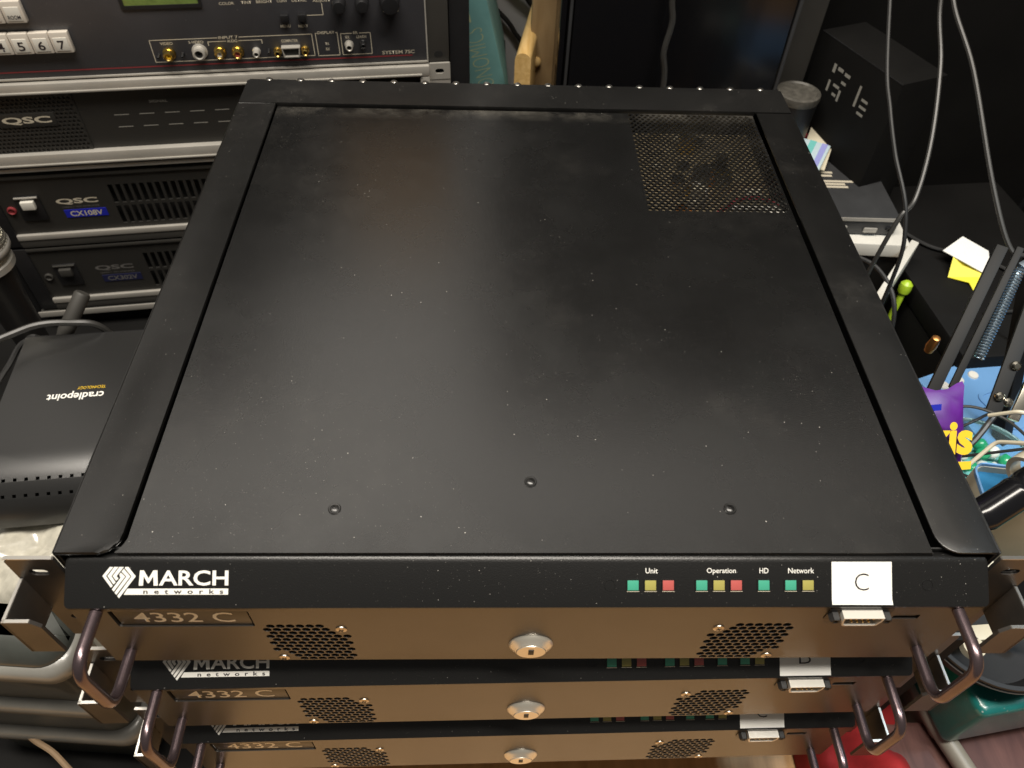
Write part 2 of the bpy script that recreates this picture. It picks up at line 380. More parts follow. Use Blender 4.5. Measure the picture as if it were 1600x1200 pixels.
    for x, mm in ((.0454, M_GRN), (.0536, M_YEL), (.0620, M_RED), (.0778, M_GRN), (.0860, M_YEL), (.0942, M_RED), (.1073, M_GRN), (.1201, M_GRN), (.1284, M_YEL)):
        sk = P(plate(rrect(x-.0031, x+.0031, -.0135, -.0077, .0003, 1), [rrect(x-.0026, x+.0026, -.0129, -.0082, .0002, 1)], .0004, BM @ Matrix.Translation((0, 0, .0004))), 'led_frame', M_BEZ, smooth=0)
        P(B(x-.00262, x+.00262, -.0128, -.0082, 0, .00052, .00015, BM), 'led_window', mm, sk)
        F(flat([[(x-.0029, -.01345), (x+.0029, -.01345), (x+.0029, -.0132), (x-.0029, -.0132)]], M_CREAM, t, BM @ Matrix.Translation((0, 0, .0004)), 'led_underline'))
    for s, x0, x1, h in (('Unit', .0513, .0571, 0), ('Operation', .0803, .0941, .0006), ('HD', .1053, .1096, 0), ('Network', .1190, .1314, 0)): T(s, (x0, x1, -.0050-h, -.0025), M_WHITE, BM, bold=.008)
    P(lathe(bmesh.new(), [(.0026, 0), (.0026, .00012), (.0024, .00012), (.0024, 0)], 24, BM @ Matrix.Translation((.0345, -.0105, 0))), 'blank_ring', M_BEZ)
    P(lathe(bmesh.new(), [(.0026, 0), (.0026, .00012), (.0024, .00012), (.0024, 0)], 24, BM @ Matrix.Translation((.186, -.0105, 0))), 'blank_ring', M_BEZ)
    # lower front panel with fan grilles, nameplate recess and port cut-outs
    FY = -.0176; holes = []
    for cx, sgn in ((-.1105, 1), (.1088, -1)):
        for j in range(-5, 6):
            for i in range(-6, 7):
                x = i*.0047+(.00235 if j % 2 else 0); z = j*.00405
                if abs(x) > .0203 or abs(z) > .0203: continue
                if sgn*x > .0 and z > 0 and abs(x)+abs(z) > .0275: continue
                if sgn*x < .0 and z < 0 and abs(x)+abs(z) > .0275: continue
                holes.append(ngon(cx+x, -.0605+z, .00212, 12))
    holes.append(rrect(-.1985, -.1340, -.0402, -.0232, .0012, 2)); holes.append(rrect(.1745, .1875, -.0335, -.0290, .0003, 1))
    fp = P(plate([(-.2148, -.0822), (.2148, -.0822), (.2148, -.0190), (-.2148, -.0190)], holes, .0016, front(FY)), 'front_panel', M_PAN, smooth=0)
    P(B(-.2148, .2148, FY+.0004, .004, -.0838, -.0824), 'panel_fold', M_PAN)
    np_ = P(B(-.1972, -.1352, FY+.0008, FY+.0020, -.0398, -.0236, .0003), 'nameplate', mat('nameplate_dark', (.028, .026, .024), .4))
    T('4332 C', (-.1893, -.1424, -.0366, -.0262), mat('nameplate_print', (.88, .84, .72), .5), front(FY+.0008), bold=.006)
    P(B(.1745, .1875, FY+.003, FY+.006, -.0335, -.029), 'usb_port', M_DARK); P(B(.1755, .1865, FY+.0008, FY+.003, -.0318, -.0306), 'usb_tongue', M_BLK)
    T('LINE I/O', (.1735, .1865, -.0383, -.0362), M_DIMT, front(FY)); T('RS-232', (.1425, .1515, -.0383, -.0362), M_DIMT, front(FY))
    for x, z in ((-.0935, -.0437), (-.1276, -.0790), (.0919, -.0436), (.1258, -.0790)):
        sc = P(lathe(bmesh.new(), [(.0029, 0), (.0028, .0005), (.0016, .0009), (0, .001)], 16, Matrix.Translation((x, FY, z)) @ FRONT), 'screw', M_SCR)
        q = B(-.0014, .0014, -.0003, .0003, .0006, .00108); box(q, -.0003, .0003, -.0014, .0014, .0006, .00106); q.transform(Matrix.Translation((x, FY, z)) @ FRONT @ Matrix.Rotation(.5, 4, 'Z'))
        P(q, 'cross_slot', M_DARK, sc)
    LM = Matrix.Translation((-.0002, FY, -.0630)) @ FRONT
    lk = P(lathe(bmesh.new(), [(.0112, 0), (.0113, .0006), (.0110, .0012), (.0102, .0020), (.0090, .0029), (.0082, .0035), (.0079, .0039), (.0076, .0040)], 48, LM), 'lock', mat('lock_nickel', (.74, .70, .61), .3, metal=.65))
    P(lathe(bmesh.new(), [(.0075, .0037), (.0073, .0044), (0, .0044)], 32, LM), 'lock_face', mat('lock_nickel', (.74, .70, .61)), lk)
    P(B(-.0014, .0014, -.0028, .0030, .0036, .0047, .0002, LM), 'keyhole', M_DARK, lk)
    
    # serial connector
    DM = Matrix.Translation((.1560, FY, -.0268)) @ FRONT
    sh = [(-.0098, .0042), (.0098, .0042), (.0098, .001), (.0085, -.0036), (.0075, -.0042), (-.0075, -.0042), (-.0085, -.0036), (-.0098, .001)]
    db = P(plate(sh, [[(x*.91, y*.84) for x, y in sh]], .0050, DM @ Matrix.Translation((0, 0, .0047))), 'serial_port', mat('tinned_shell', (.78, .75, .68), .3, metal=.35), smooth=0)
    P(plate(rrect(-.0155, .0155, -.0062, .0062, .001, 2), (), .0004, DM @ Matrix.Translation((0, 0, .0005))), 'port_flange', M_BLK, db)
    P(plate([(x*.9, y*.83) for x, y in sh], (), .0015, DM @ Matrix.Translation((0, 0, .0021))), 'port_insert', M_DARK, db)
    for k in range(9):
        x, y = ((-.0055+k*.00275, .0014) if k < 5 else (-.0041+(k-5)*.00275, -.0014))
        P(tube(bmesh.new(), [DM @ Vector((x, y, .002)), DM @ Vector((x, y, .0040))], .0005, 6), 'pin', M_GOLD, db)
    for x in (-.0125, .0125):
        P(lathe(bmesh.new(), [(.0028, .0004), (.0028, .0035), (.0022, .0045), (.0013, .0045), (.0013, .002), (0, .002)], 6, DM @ Matrix.Translation((x, 0, 0))), 'jack_post', M_DARK, db)
    # handles
    for s in (-1, 1):
        x = s*.2030
        pts = fillet([(x, FY+.001, -.0232), (x, -.0458, -.0232), (x, -.0458, -.0700), (x, FY+.001, -.0700)], .011, 8)
        h = P(tube(bmesh.new(), pts, .0029, 16), 'handle', M_HAND)
    # mounting ears with slots and forward cable guard
    for s, g0, g1 in ((-1, -.0190, -.0515), (1, -.0285, -.0590)):
        o = [(-.0845+.0845, 0)]
        slots = [rrect(.2255, .2345, -.0160, -.0105, .0027, 3), rrect(.2255, .2345, -.0640, -.0585, .0027, 3)]
        ol = [(.2190, -.0830), (.2415, -.0830), (.2415, -.0030), (.2390, -.0012), (.2190, -.0008)]
        mx = front(-.0030)
        if s < 0: ol = [(-x, z) for x, z in ol]; slots = [[(-x, z) for x, z in q] for q in slots]
        e = P(plate(ol, slots, .0018, mx), 'rack_ear', M_EAR, smooth=0)
        xa, xb = sorted((s*.2397, s*.2415))
        P(B(xa, xb, -.0250, -.0030, g1, g0, .0003), 'guard_side', M_EAR, e)
        ins = [(.2255, g1), (.2415, g1), (.2415, g0), (.2290, g0), (.2255, g0-.0050)]
        if s < 0: ins = [(-x, z) for x, z in ins]
        P(plate(ins, (), .0018, front(-.0250)), 'guard_front', M_EAR, e, smooth=0)
        xa, xb = sorted((s*.2196, s*.2412)); P(B(xa, xb, -.0031, -.0013, -.0010, -.0004), 'ear_edge', M_EDGE, e)
        xa, xb = sorted((s*.2399, s*.2413)); P(B(xa, xb, -.0248, -.0034, g0, g0+.0004), 'guard_edge', M_EDGE, e)
        xa, xb = sorted((s*.2292, s*.2413)); P(B(xa, xb, -.0249, -.0233, g0, g0+.0004), 'guard_edge', M_EDGE, e)
    # things glimpsed through the perforations
    P(B(.09, .19, .255, .395, -.024, -.022), 'circuit_board', M_PCB)
    for k in range(26):
        x = random.uniform(.094, .182); y = random.uniform(.262, .385); h = random.uniform(.006, .02)
        if y < .31 and random.random() < .5: h = .022
        mm = random.choice((M_CHR, M_WPL, M_COP, M_BLK, M_CRM, M_GOLD)); s_ = random.uniform(.003, .007)
        P(B(x-s_, x+s_, y-s_*.7, y+s_*.7, -.022, -.022+h*.75, .0004), 'component', mm)
    P(tube(bmesh.new(), smoothpath([(.14, .275, -.012), (.155, .285, -.008), (.172, .288, -.008), (.187, .286, -.012)]), .0016, 8), 'red_wire', M_REDL)
    P(B(.150, .186, .277, .281, -.013, -.009, .0005), 'cable_connector', M_WPL)
    # stuck-on paper label
    return t
def paper(t, ltr, curl):
    a = Vector((0, -.0021, -.0058)); dn = (Vector((0, -.0166, -.0173))-a).normalized(); nrm = Vector((1, 0, 0)).cross(-dn)
    bm = bmesh.new(); g = []
    for j in range(9):
        s = -.0006+j*.0200/8; row = []
        for i in range(7):
            x = .1398+i*.0289/6; lift = .0003+curl*(max(0, s-.0165)/.003)**2*.0011*(.5+i/12)
            p = a+dn*s+nrm*lift; p.x = x; row.append(bm.verts.new(p))
        g.append(row)
    for r0, r1 in zip(g, g[1:]):
        for i in range(6): bm.faces.new((r0[i], r0[i+1], r1[i+1], r1[i]))
    b2 = bm.copy(); 
    for v in b2.verts: v.co -= nrm*.00015
    merge(bm, b2)
    o = finish(bm, 'paper_label', M_PAPER, t, loc=(0, 0, U))
    BM = Matrix(((1, 0, 0, a.x), (0, -dn.y, nrm.y, a.y), (0, -dn.z, nrm.z, a.z), (0, 0, 0, 1))) @ Matrix.Translation((0, 0, .0004))
    text(ltr, (.1508, .1575, -.0128, -.0048), M_INK, o, BM, 'letter', bold=-.018)
u1 = make_unit(); u2 = copytree(u1); u3 = copytree(u1)
for u, loc, rz, ltr, lab in ((u1, (0, 0, -U), 0, 'C', 'dusty black rack recorder on top of the stack, its whole lid showing'),
                      (u2, (.0012, -.0032, -2*U), .75, 'B', 'middle rack recorder of the stack, squeezed between two others'),
                      (u3, (.0014, -.0050, -3*U), .9, 'C', 'lowest visible rack recorder of the stack, only its upper front showing')):
    u.location = loc; u.rotation_euler = (0, 0, R(rz)); tag(u, lab, 'recorder', 'stacked video recorders'); paper(u, ltr, .9 if u is u1 else .3)
tag(finish(B(-.20, .20, .02, .42, TZ, -3*U, .003), 'wooden_riser', M_BROWN), 'plain board riser under the recorder stack', 'riser')

# ------------------------------------------------------------------ equipment rack on the left
RP = Vector((-.0658, .56, 0)); RR = (0, 0, R(8))
RM = Matrix.Translation(RP) @ Matrix.Rotation(R(8), 4, 'Z')
def rt(name, label, cat, z, group=None): return thing(name, label, cat, (RP.x, RP.y, z), RR, group)
def rp(bm, name, mt, t, **k): return finish(bm, name, mt, t, loc=(0, 0, -t.location.z), **k)
def rtx(s, bx, mt, t, y=0., **k):
    o = text(s, bx, mt, t, front(y), **k); o.location = (0, 0, -t.location.z); return o
def rfl(polys, mt, t, y, name):
    o = flat(polys, mt, t, front(y), name); o.location = (0, 0, -t.location.z); return o
t = rt('equipment_rack', 'black steel equipment rack frame holding amplifiers and a switcher', 'rack', TZ)
for s, (x0, x1) in enumerate(((.0045, .0240), (-.512, -.4865))):
    rp(B(x0, x1, .002, .030, TZ, .105, .001), 'upright', M_BLK, t)
    xs = (.0045, .0225) if s == 0 else (-.51, -.4875)
    rp(B(xs[0], xs[1], .030, .30, TZ, .105), 'side_panel', M_PART, t)
rp(B(-.4865, .0045, .28, .30, TZ, .105), 'back_panel', M_PART, t); rp(B(-.512, .0240, .002, .30, .105, .112, .001), 'top_panel', M_PART, t)
rp(B(-.4865, .0045, .002, .28, TZ, TZ+.02), 'base_panel', M_PART, t)

# presentation switcher
t = rt('presentation_switcher', 'dark control switcher with numbered clear buttons and front input jacks', 'switcher', -.0465)
rp(B(-.4835, .0035, -.001, .004, -.0465, .0865, .0006), 'face_frame', M_DGREY, t)
rp(B(-.4700, -.0178, -.0022, .0, -.0440, .0850, .0005), 'control_panel', M_EXT, t)
rp(B(-.4700, -.0178, -.0034, -.0006, -.0462, -.0445, .0004), 'bottom_trim', M_SIL, t)
rp(B(-.0182, -.0170, -.0030, .0, -.0462, .0865), 'edge_trim', M_SIL, t)
rp(B(-.486, .0035, .004, .25, -.045, .085), 'case', M_DARK, t)
Y0 = -.0023
rfl([[(-.41, -.0392), (-.032, -.0392), (-.032, -.0380), (-.41, -.0380)]], M_REDL, t, Y0, 'red_stripe')
def button(x, z, wd, hg, s, tx=.35):
    b = rp(B(x-wd/2, x+wd/2, -.0080, Y0, z-hg/2, z+hg/2, .0012), 'button', M_BTN, t)
    rp(B(x-wd*.36, x+wd*.36, -.0086, -.0078, z-hg*.38, z+hg*.25, .0004), 'button_lens', M_WPL, b).location = (0, 0, 0)
    o = text(s, (x-wd*tx/2, x+wd*tx/2, z-hg*.30, z+hg*(.12 if len(s) == 1 else -.12)), M_INK, b, front(-.0087), 'legend', bold=.01); o.location = (0, 0, 0)
for i, s in enumerate('34567'): button(-.4065+i*.0167, -.0108, .0162, .0185, s)
for i in range(3): button(-.4030+i*.0175, .0165, .0168, .0185, 'ROOM', .6)
lc = rp(plate(rrect(-.2815, -.2135, .0135, .052, .001, 2), [rrect(-.2785, -.2160, .0165, .049, .0005, 1)], .0018, front(Y0-.0012)), 'display_bezel', M_BLK, t, smooth=0)
rp(B(-.2785, -.2160, -.0026, -.0022, .0165, .049), 'display', M_LCD, lc).location = (0, 0, 0)
def frame(x0, x1, z0, z1, gaps=()):
    w_ = .0007; pl = [[(x0, z0), (x1, z0), (x1, z0+w_), (x0, z0+w_)], [(x0, z0), (x0+w_, z0), (x0+w_, z1), (x0, z1)], [(x1-w_, z0), (x1, z0), (x1, z1), (x1-w_, z1)]]
    xs = [x0]+[g for q in gaps for g in q]+[x1]
    for a, b in zip(xs[::2], xs[1::2]): pl.append([(a, z1-w_), (b, z1-w_), (b, z1), (a, z1)])
    rfl(pl, M_CREAM, t, Y0, 'printed_frame')
frame(-.2678, -.1232, -.0352, -.0142, [(-.2080, -.1890)]); frame(-.1205, -.0999, -.0357, -.0137, [(-.1185, -.1020)]); frame(-.0977, -.0696, -.0357, -.0150, [(-.0865, -.0800)])
rfl([[(-.2175, -.0182), (-.2010, -.0182), (-.2010, -.0176), (-.2175, -.0176)], [(-.1900, -.0182), (-.1690, -.0182), (-.1690, -.0176), (-.1900, -.0176)], [(-.2175, -.0182), (-.2168, -.0182), (-.2168, -.0215), (-.2175, -.0215)], [(-.1697, -.0182), (-.1690, -.0182), (-.1690, -.0215), (-.1697, -.0215)]], M_CREAM, t, Y0, 'printed_frame')
for s, x0, x1, z in (('INPUT 7', -.2070, -.1900, -.0158), ('VIDEO', -.2590, -.2480, -.0192), ('S-VIDEO', -.2340, -.2210, -.0190), ('AUDIO', -.2000, -.1910, -.0192), ('COMPUTER', -.1520, -.1370, -.0212), ('DISPLAY', -.1180, -.1025, -.0150), ('TX', -.1125, -.1090, -.0255), ('RX', -.1125, -.1090, -.0305), ('IR', -.0855, -.0812, -.0162), ('TX', -.0935, -.0895, -.0202), ('LEARN', -.0830, -.0740, -.0202), ('MENU', -.1500, -.1410, -.0077), ('NEXT', -.1340, -.1255, -.0082), ('COLOR', -.1990, -.1860, .0142), ('TINT', -.1800, -.1710, .0145), ('BRIGHT', -.1670, -.1530, .0147), ('CONT', -.1490, -.1400, .0148), ('DETAIL', -.1360, -.1230, .0148), ('ADJUST', -.1180, -.1020, .0135), ('SYSTEM 7SC', -.0605, -.0298, -.0368)):
    rtx(s, (x0, x1, z, z+(.0034 if len(s) > 8 else .0026)), M_CREAM, t, Y0, bold=.015)
rfl([[(-.1250, .0022), (-.1100, .0022), (-.1100, .0029), (-.1250, .0029)], [(-.1107, .0022), (-.1100, .0022), (-.1100, .0130), (-.1107, .0130)]], M_CREAM, t, Y0, 'printed_line')
for x in (-.1448, -.1292): rp(B(x-.0036, x+.0036, -.0075, Y0, -.0012, .0052, .0006), 'menu_button', M_BLK, t)
def jack(x, z, r, mo, mi):
    j = rp(lathe(bmesh.new(), [(r*1.25, 0), (r*1.25, .001), (r, .0015), (r, .0075), (r*.72, .0080), (r*.6, .0075), (r*.6, .003), (0, .003)], 20, Matrix.Translation((x, Y0, z)) @ FRONT), 'jack', mo, t)
    rp(lathe(bmesh.new(), [(r*.58, .0032), (r*.55, .0066), (r*.25, .0066), (r*.22, .0045), (0, .0045)], 16, Matrix.Translation((x, Y0, z)) @ FRONT), 'jack_core', mi, j).location = (0, 0, 0)
jack(-.2533, -.0270, .0046, M_GOLD, M_YPR); jack(-.2084, -.0272, .0044, M_GOLD, M_WHITE); jack(-.1925, -.0276, .0044, M_GOLD, M_RED); jack(-.2263, -.0262, .0056, M_SIL, M_DARK); jack(-.1759, -.0283, .0030, M_SIL, M_DARK)
jack(-.0907, -.0258, .0034, M_SIL, M_DARK); jack(-.0776, -.0245, .0024, M_BLK, M_DARK)
for x in (-.2625, -.2415, -.1645): jack(x, -.0275, .0012, M_BLK, M_DARK)
sh = [(-.0085, .0045), (.0085, .0045), (.007, -.0045), (-.007, -.0045)]
vg = rp(plate(sh, [[(x*.88, y*.82) for x, y in sh]], .007, Matrix.Translation((-.1442, Y0-.006, -.0285)) @ FRONT), 'computer_port', M_SIL, t, smooth=0)
rp(plate([(x*.87, y*.8) for x, y in sh], (), .002, Matrix.Translation((-.1442, Y0-.003, -.0285)) @ FRONT), 'port_insert', M_DARK, vg).location = (0, 0, 0)
for x in (-.1568, -.1316): jack(x, -.0285, .0030, M_GOLD, M_DARK)
for x, r in ((-.0951, .0058), (-.0744, .0058), (-.0495, .0085)):
    k = rp(lathe(bmesh.new(), [(r*1.1, 0), (r*1.05, .002), (r*.95, .012), (r*.85, .0135), (0, .0138)], 24, Matrix.Translation((x, Y0, .0135)) @ FRONT), 'knob', M_BLK, t)
rtx('v', (-.0957, -.0938, .0050, .0066), M_CREAM, t, Y0); rtx('<>', (-.0760, -.0725, .0052, .0072), M_CREAM, t, Y0)
for x in (-.0555, -.0430): rfl([[(x-.0008, .003), (x+.0008, .003), (x+.0008, .0046), (x-.0008, .0046)]], M_CREAM, t, Y0, 'printed_mark')
rp(plate(rrect(-.0110, -.0025, -.0425, -.0365, .003, 4), (), .0003, front(-.0012)), 'ear_slot', M_DARK, t, smooth=0)

# silver framed processor with perforated left grille
t = rt('signal_processor', 'silver framed rack processor with perforated grille under the switcher', 'processor', -.143)
rp(B(-.4700, -.0240, -.0010, .004, -.1200, -.0585), 'face', M_AMP, t)
for z0, z1 in ((-.0585, -.0478), (-.1330, -.1198)):
    b = rp(B(-.4835, -.0165, -.0075, .004, z0, z1, .0016), 'silver_band', M_SIL, t)
    rp(B(-.4830, -.0240, -.0086, -.006, z0+.0010, z0+.0032, .0009), 'band_ridge', M_SIL, b).location = (0, 0, 0)
rp(B(-.4835, -.0165, -.0060, .004, -.1395, -.1352, .0010), 'lower_bead', M_SIL, t)
rp(B(-.0260, -.0165, -.0072, .004, -.1200, -.0585, .0016), 'silver_side', M_SIL, t)
e = rp(plate(rrect(-.0165, .0040, -.0640, -.0478, .001, 2), [rrect(-.0108, -.0022, -.0583, -.0533, .0024, 3)], .003, front(-.0030)), 'ear', M_SIL, t, smooth=0)
rp(B(-.0165, .0040, -.0025, .003, -.1390, -.0640), 'ear_plate', M_SIL, t); rp(B(-.486, .0035, .005, .25, -.1425, -.0470), 'case', M_DARK, t)
hl = []
for j in range(14):
    for i in range(29):
        hx = -.4680+i*.0041+(.00205 if j % 2 else 0); hz = -.1178+j*.0041
        if hx < -.3545: hl.append(ngon(hx, hz, .00155, 8))
rp(plate([(-.4700, -.1200), (-.3525, -.1200), (-.3525, -.0600), (-.4700, -.0600)], hl, .001, front(-.0022)), 'grille', M_AMP, t, smooth=0)
rp(B(-.4265, -.3745, -.0030, -.0010, -.0925, -.0785, .0004), 'logo_plate', M_AMP, t)
rtx('QSC', (-.4225, -.3785, -.0896, -.0815), M_CREAM, t, -.0031, bold=.03)
rtx('SIGNAL', (-.2860, -.2690, -.0745, -.0718), M_GREYT, t, -.0011, bold=.01)
for i in range(8):
    for z in (-.0853, -.0980): rfl([[(-.3218+i*.0235+.00, z-.0004), (-.3082+i*.0235, z-.0004), (-.3082+i*.0235, z+.0004), (-.3218+i*.0235, z+.0004)]], M_GREYT if i < 6 else M_GREYT, t, -.0011, 'channel_mark')

# power amplifiers
def amp(name, label, ztop, model, dx, dim):
    H = .0895; zb = ztop-H
    t = rt(name, label, 'amplifier', zb, 'two dark power amplifiers in the rack')
    o = ztop+.1450
    rp(B(-.4835, .0035, .006, .25, zb, ztop-.001), 'case', M_DARK, t)
    sil = rp(B(-.4660, -.0200, -.0045, .003, o-.2245, o-.2178, .0010), 'silver_strip', M_SIL, t)
    rp(B(-.4660, -.0200, -.0035, .003, o-.2343, o-.2250, .0006), 'lower_strip', M_DGREY, t)
    hl = []
    for j in range(2):
        for i in range(37):
            x = -.3555+dx+i*.0078; hl.append(rrect(x, x+.0048, o-.2120+j*.0262, o-.1895+j*.0262, .0003, 1))
    rp(plate([(-.4660, o-.2172), (-.0200, o-.2172), (-.0200, o-.1500), (-.4660, o-.1500)], hl, .002, front(-.0010)), 'face', M_AMP, t, smooth=0)
    rp(B(-.4660, -.0200, -.0030, .003, o-.1500, o-.1460, .0006), 'top_lip', M_DGREY, t)
    for x0, x1 in ((-.4835, -.4660), (-.0200, .0035)): rp(B(x0, x1, -.0030, .006, zb+.001, ztop-.001, .0008), 'ear', M_BLK, t)
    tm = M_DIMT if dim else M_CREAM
    rtx('QSC', (-.4118+dx, -.3705+dx, o-.1842, o-.1766), tm, t, -.0011, bold=.03)
    rtx('DIRECT 70V AMPLIFIER', (-.4080+dx, -.3710+dx, o-.1880, o-.1862), M_DIMT, t, -.0011)
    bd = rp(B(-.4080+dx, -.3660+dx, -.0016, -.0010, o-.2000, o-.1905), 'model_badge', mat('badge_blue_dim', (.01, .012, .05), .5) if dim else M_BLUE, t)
    rtx(model, (-.4030+dx, -.3705+dx, o-.1986, o-.1921), tm, t, -.0017, bold=.02)
    sw = rp(B(-.4500+dx*.3, -.4255+dx*.3, -.0030, -.0010, o-.2000, o-.1700, .0008), 'switch_well', M_BLK, t)
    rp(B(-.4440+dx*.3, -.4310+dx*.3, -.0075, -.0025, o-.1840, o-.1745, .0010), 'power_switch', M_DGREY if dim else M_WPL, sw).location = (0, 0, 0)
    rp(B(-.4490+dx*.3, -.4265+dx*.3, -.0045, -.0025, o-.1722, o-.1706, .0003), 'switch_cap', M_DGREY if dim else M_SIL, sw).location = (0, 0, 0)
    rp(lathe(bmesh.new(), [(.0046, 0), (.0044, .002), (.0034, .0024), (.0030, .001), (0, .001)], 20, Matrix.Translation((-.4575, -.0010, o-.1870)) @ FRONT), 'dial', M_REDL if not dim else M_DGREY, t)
amp('power_amplifier', 'power amplifier with a bright blue model badge and white switch', -.1440, 'CX108V', 0, False)
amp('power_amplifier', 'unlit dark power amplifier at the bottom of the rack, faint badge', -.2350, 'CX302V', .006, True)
t = rt('rack_shelf', 'thin steel shelf lip under the lowest amplifier', 'shelf', -.3290)
rp(B(-.4860, .0035, -.008, .26, -.3290, -.3262, .0006), 'shelf_plate', M_DGREY, t); rp(B(-.4860, .0035, -.0095, -.008, -.3300, -.3225, .0003), 'shelf_lip', M_SIL, t)

t = rt('unseen_case', 'unseen black case on the left of the equipment rack, added to darken the lid reflection', 'case', .112)  # outside the frame; guessed from and shaped for the lid's dark reflection
rp(B(-.51, -.27, .005, .29, .112, .56, .006), 'case_body', M_PART, t); rp(B(-.27, -.125, .02, .28, .112, .33, .006), 'case_extension', M_PART, t)

t = rt('unseen_box', 'unseen brown cardboard box on top of the equipment rack, added for the lid reflection', 'box', .112)  # out of view; guessed from the warm patch mirrored in the recorder lid
rp(B(-.112, .0, .0, .12, .112, .285, .002), 'carton', mat('warm_cardboard', (.46, .32, .20), .7, var=.1, vscale=14), t); rp(B(-.113, .001, -.0006, .1206, .240, .252), 'tape_strip', M_CRM, t)

# ------------------------------------------------------------------ left side: microphone, router, wrap, trays
t = thing('microphone', 'black handheld microphone with silver ball grille standing beside the router', 'microphone', (-.462, .352, TZ))
bz = -.118-TZ
finish(lathe(bmesh.new(), [(0, .0), (.04, 0), (.04, .008), (.012, .014), (.011, .03), (0, .03)], 28), 'base', M_BLK, t)
finish(lathe(bmesh.new(), [(0, .02), (.0105, .02), (.0115, .05), (.0165, bz-.055), (.0200, bz-.028), (.0215, bz-.020), (0, bz-.020)], 28), 'body', M_BLK, t)
finish(lathe(bmesh.new(), [(.0215, bz-.021), (.0240, bz-.019), (.0240, bz-.013), (.0225, bz-.012)], 28), 'collar', M_SIL, t)
gr = finish(lathe(bmesh.new(), [(.0222, bz-.013), (.0250, bz-.004), (.0256, bz+.004), (.0243, bz+.013), (.0200, bz+.0215), (.0125, bz+.0265), (.005, bz+.0285), (0, bz+.029)], 40), 'grille', M_MESH, t)
bm = bmesh.new()
for a in range(-40, 81, 8):
    q = R(a); rr = .0262*math.cos(q); tube(bm, [(rr*math.cos(k*math.pi/18), rr*math.sin(k*math.pi/18), bz+.003+.0262*math.sin(q)) for k in range(37)], .0005, 4, False)
for a in range(0, 360, 9):
    tube(bm, [(.0262*math.cos(R(q))*math.cos(R(a+q*.5)), .0262*math.cos(R(q))*math.sin(R(a+q*.5)), bz+.003+.0262*math.sin(R(q))) for q in range(-40, 86, 9)], .0005, 4, False)
o = finish(bm, 'grille_wire', M_MESH, gr, kind='stuff')
finish(lathe(bmesh.new(), [(.0258, bz-.004), (.0272, bz-.002), (.0272, bz+.002), (.0258, bz+.004)], 40), 'grille_band', M_SIL, t)

# router lying on bubble wrap
t = thing('wireless_router', 'black wireless router with upside-down white lettering lying on bubble wrap', 'router', (-.325, .22, -.1975), (0, 0, R(6)))
X0, X1 = -.080, .088
prof = [(.078, .0), (.078, .0365), (.076, .0380), (-.040, .0380), (-.056, .0360), (-.068, .0310), (-.078, .0225), (-.085, .0110), (-.087, .0), ]
hl = []
bm = bmesh.new()
arcl = [0]; cs = prof[2:]
for a, b in zip(cs, cs[1:]): arcl.append(arcl[-1]+math.hypot(a[0]-b[0], a[1]-b[1]))
def onprof(s):
    for k in range(len(cs)-1):
        if s <= arcl[k+1] or k == len(cs)-2:
            q = (s-arcl[k])/(arcl[k+1]-arcl[k]); return (cs[k][0]+(cs[k+1][0]-cs[k][0])*q, cs[k][1]+(cs[k+1][1]-cs[k][1])*q)
hole = []
for row, s in enumerate((.1435, .1555)):
    for i in range(20):
        x = X0+.004+i*.0080-row*.001; hole.append((x, s))
hs = [[(x-.0013, s-.0012), (x+.0013, s-.0012), (x+.0013, s+.0012), (x-.0013, s+.0012)] for x, s in hole]
# subdivided shell: break the sheet at the profile knots so that it bends
b2 = plate([(X0, 0), (X1, 0)]+[(X1, s) for s in arcl[1:]]+[(X0, s) for s in arcl[:0:-1]], hs, .0012)
bmesh.ops.triangulate(b2, faces=b2.faces)
for s in arcl[1:-1]: bmesh.ops.bisect_plane(b2, geom=b2.verts[:]+b2.edges[:]+b2.faces[:], plane_co=(0, s, 0), plane_no=(0, 1, 0))
for v in b2.verts:
    q = onprof(v.co.y); q2 = onprof(min(arcl[-1], v.co.y+.001)); q1 = onprof(max(0, v.co.y-.001)); d = Vector((0, q2[0]-q1[0], q2[1]-q1[1])).normalized(); n_ = Vector((0, d.z, -d.y))
    if n_.z < 0 and v.co.y < .1: n_ = -n_
    v.co = Vector((v.co.x, q[0], q[1]))+n_*(v.co.z)
finish(b2, 'top_shell', mat('router_plastic', (.014, .014, .014), .3, spec=.9, bump=.1, bscale=1200), t, smooth=40)
bm = bmesh.new()
for x in (X0, X1):
    bm.faces.new([bm.verts.new((x, y, z-.0002)) for y, z in prof])
box(bm, X0, X1, .0775, .0785, 0, .0365); box(bm, X0, X1, -.086, .078, 0, .001)
finish(bm, 'body', M_BLK, t); finish(B(X0+.002, X1-.002, -.066, .074, .002, .020), 'inner_frame', M_DARK, t)
RMX = Matrix.Translation((-.024, .008, .0382)) @ Matrix.Rotation(R(180), 4, 'Z')
text('cradlepoint', (-.0215, .0215, -.0035, .0060), M_WHITE, t, RMX, bold=.02); text('TECHNOLOGY', (-.0215, .000, -.0078, -.0048), M_YPR, t, RMX)
mx, ln = along((-.062, .078, .020), (-.034, .107, .057)); finish(lathe(bmesh.new(), [(0, 0), (.0052, 0), (.0056, .012), (.0066, .018), (.0066, ln-.002), (.0055, ln), (0, ln)], 18, mx), 'antenna', M_DGREY, t)

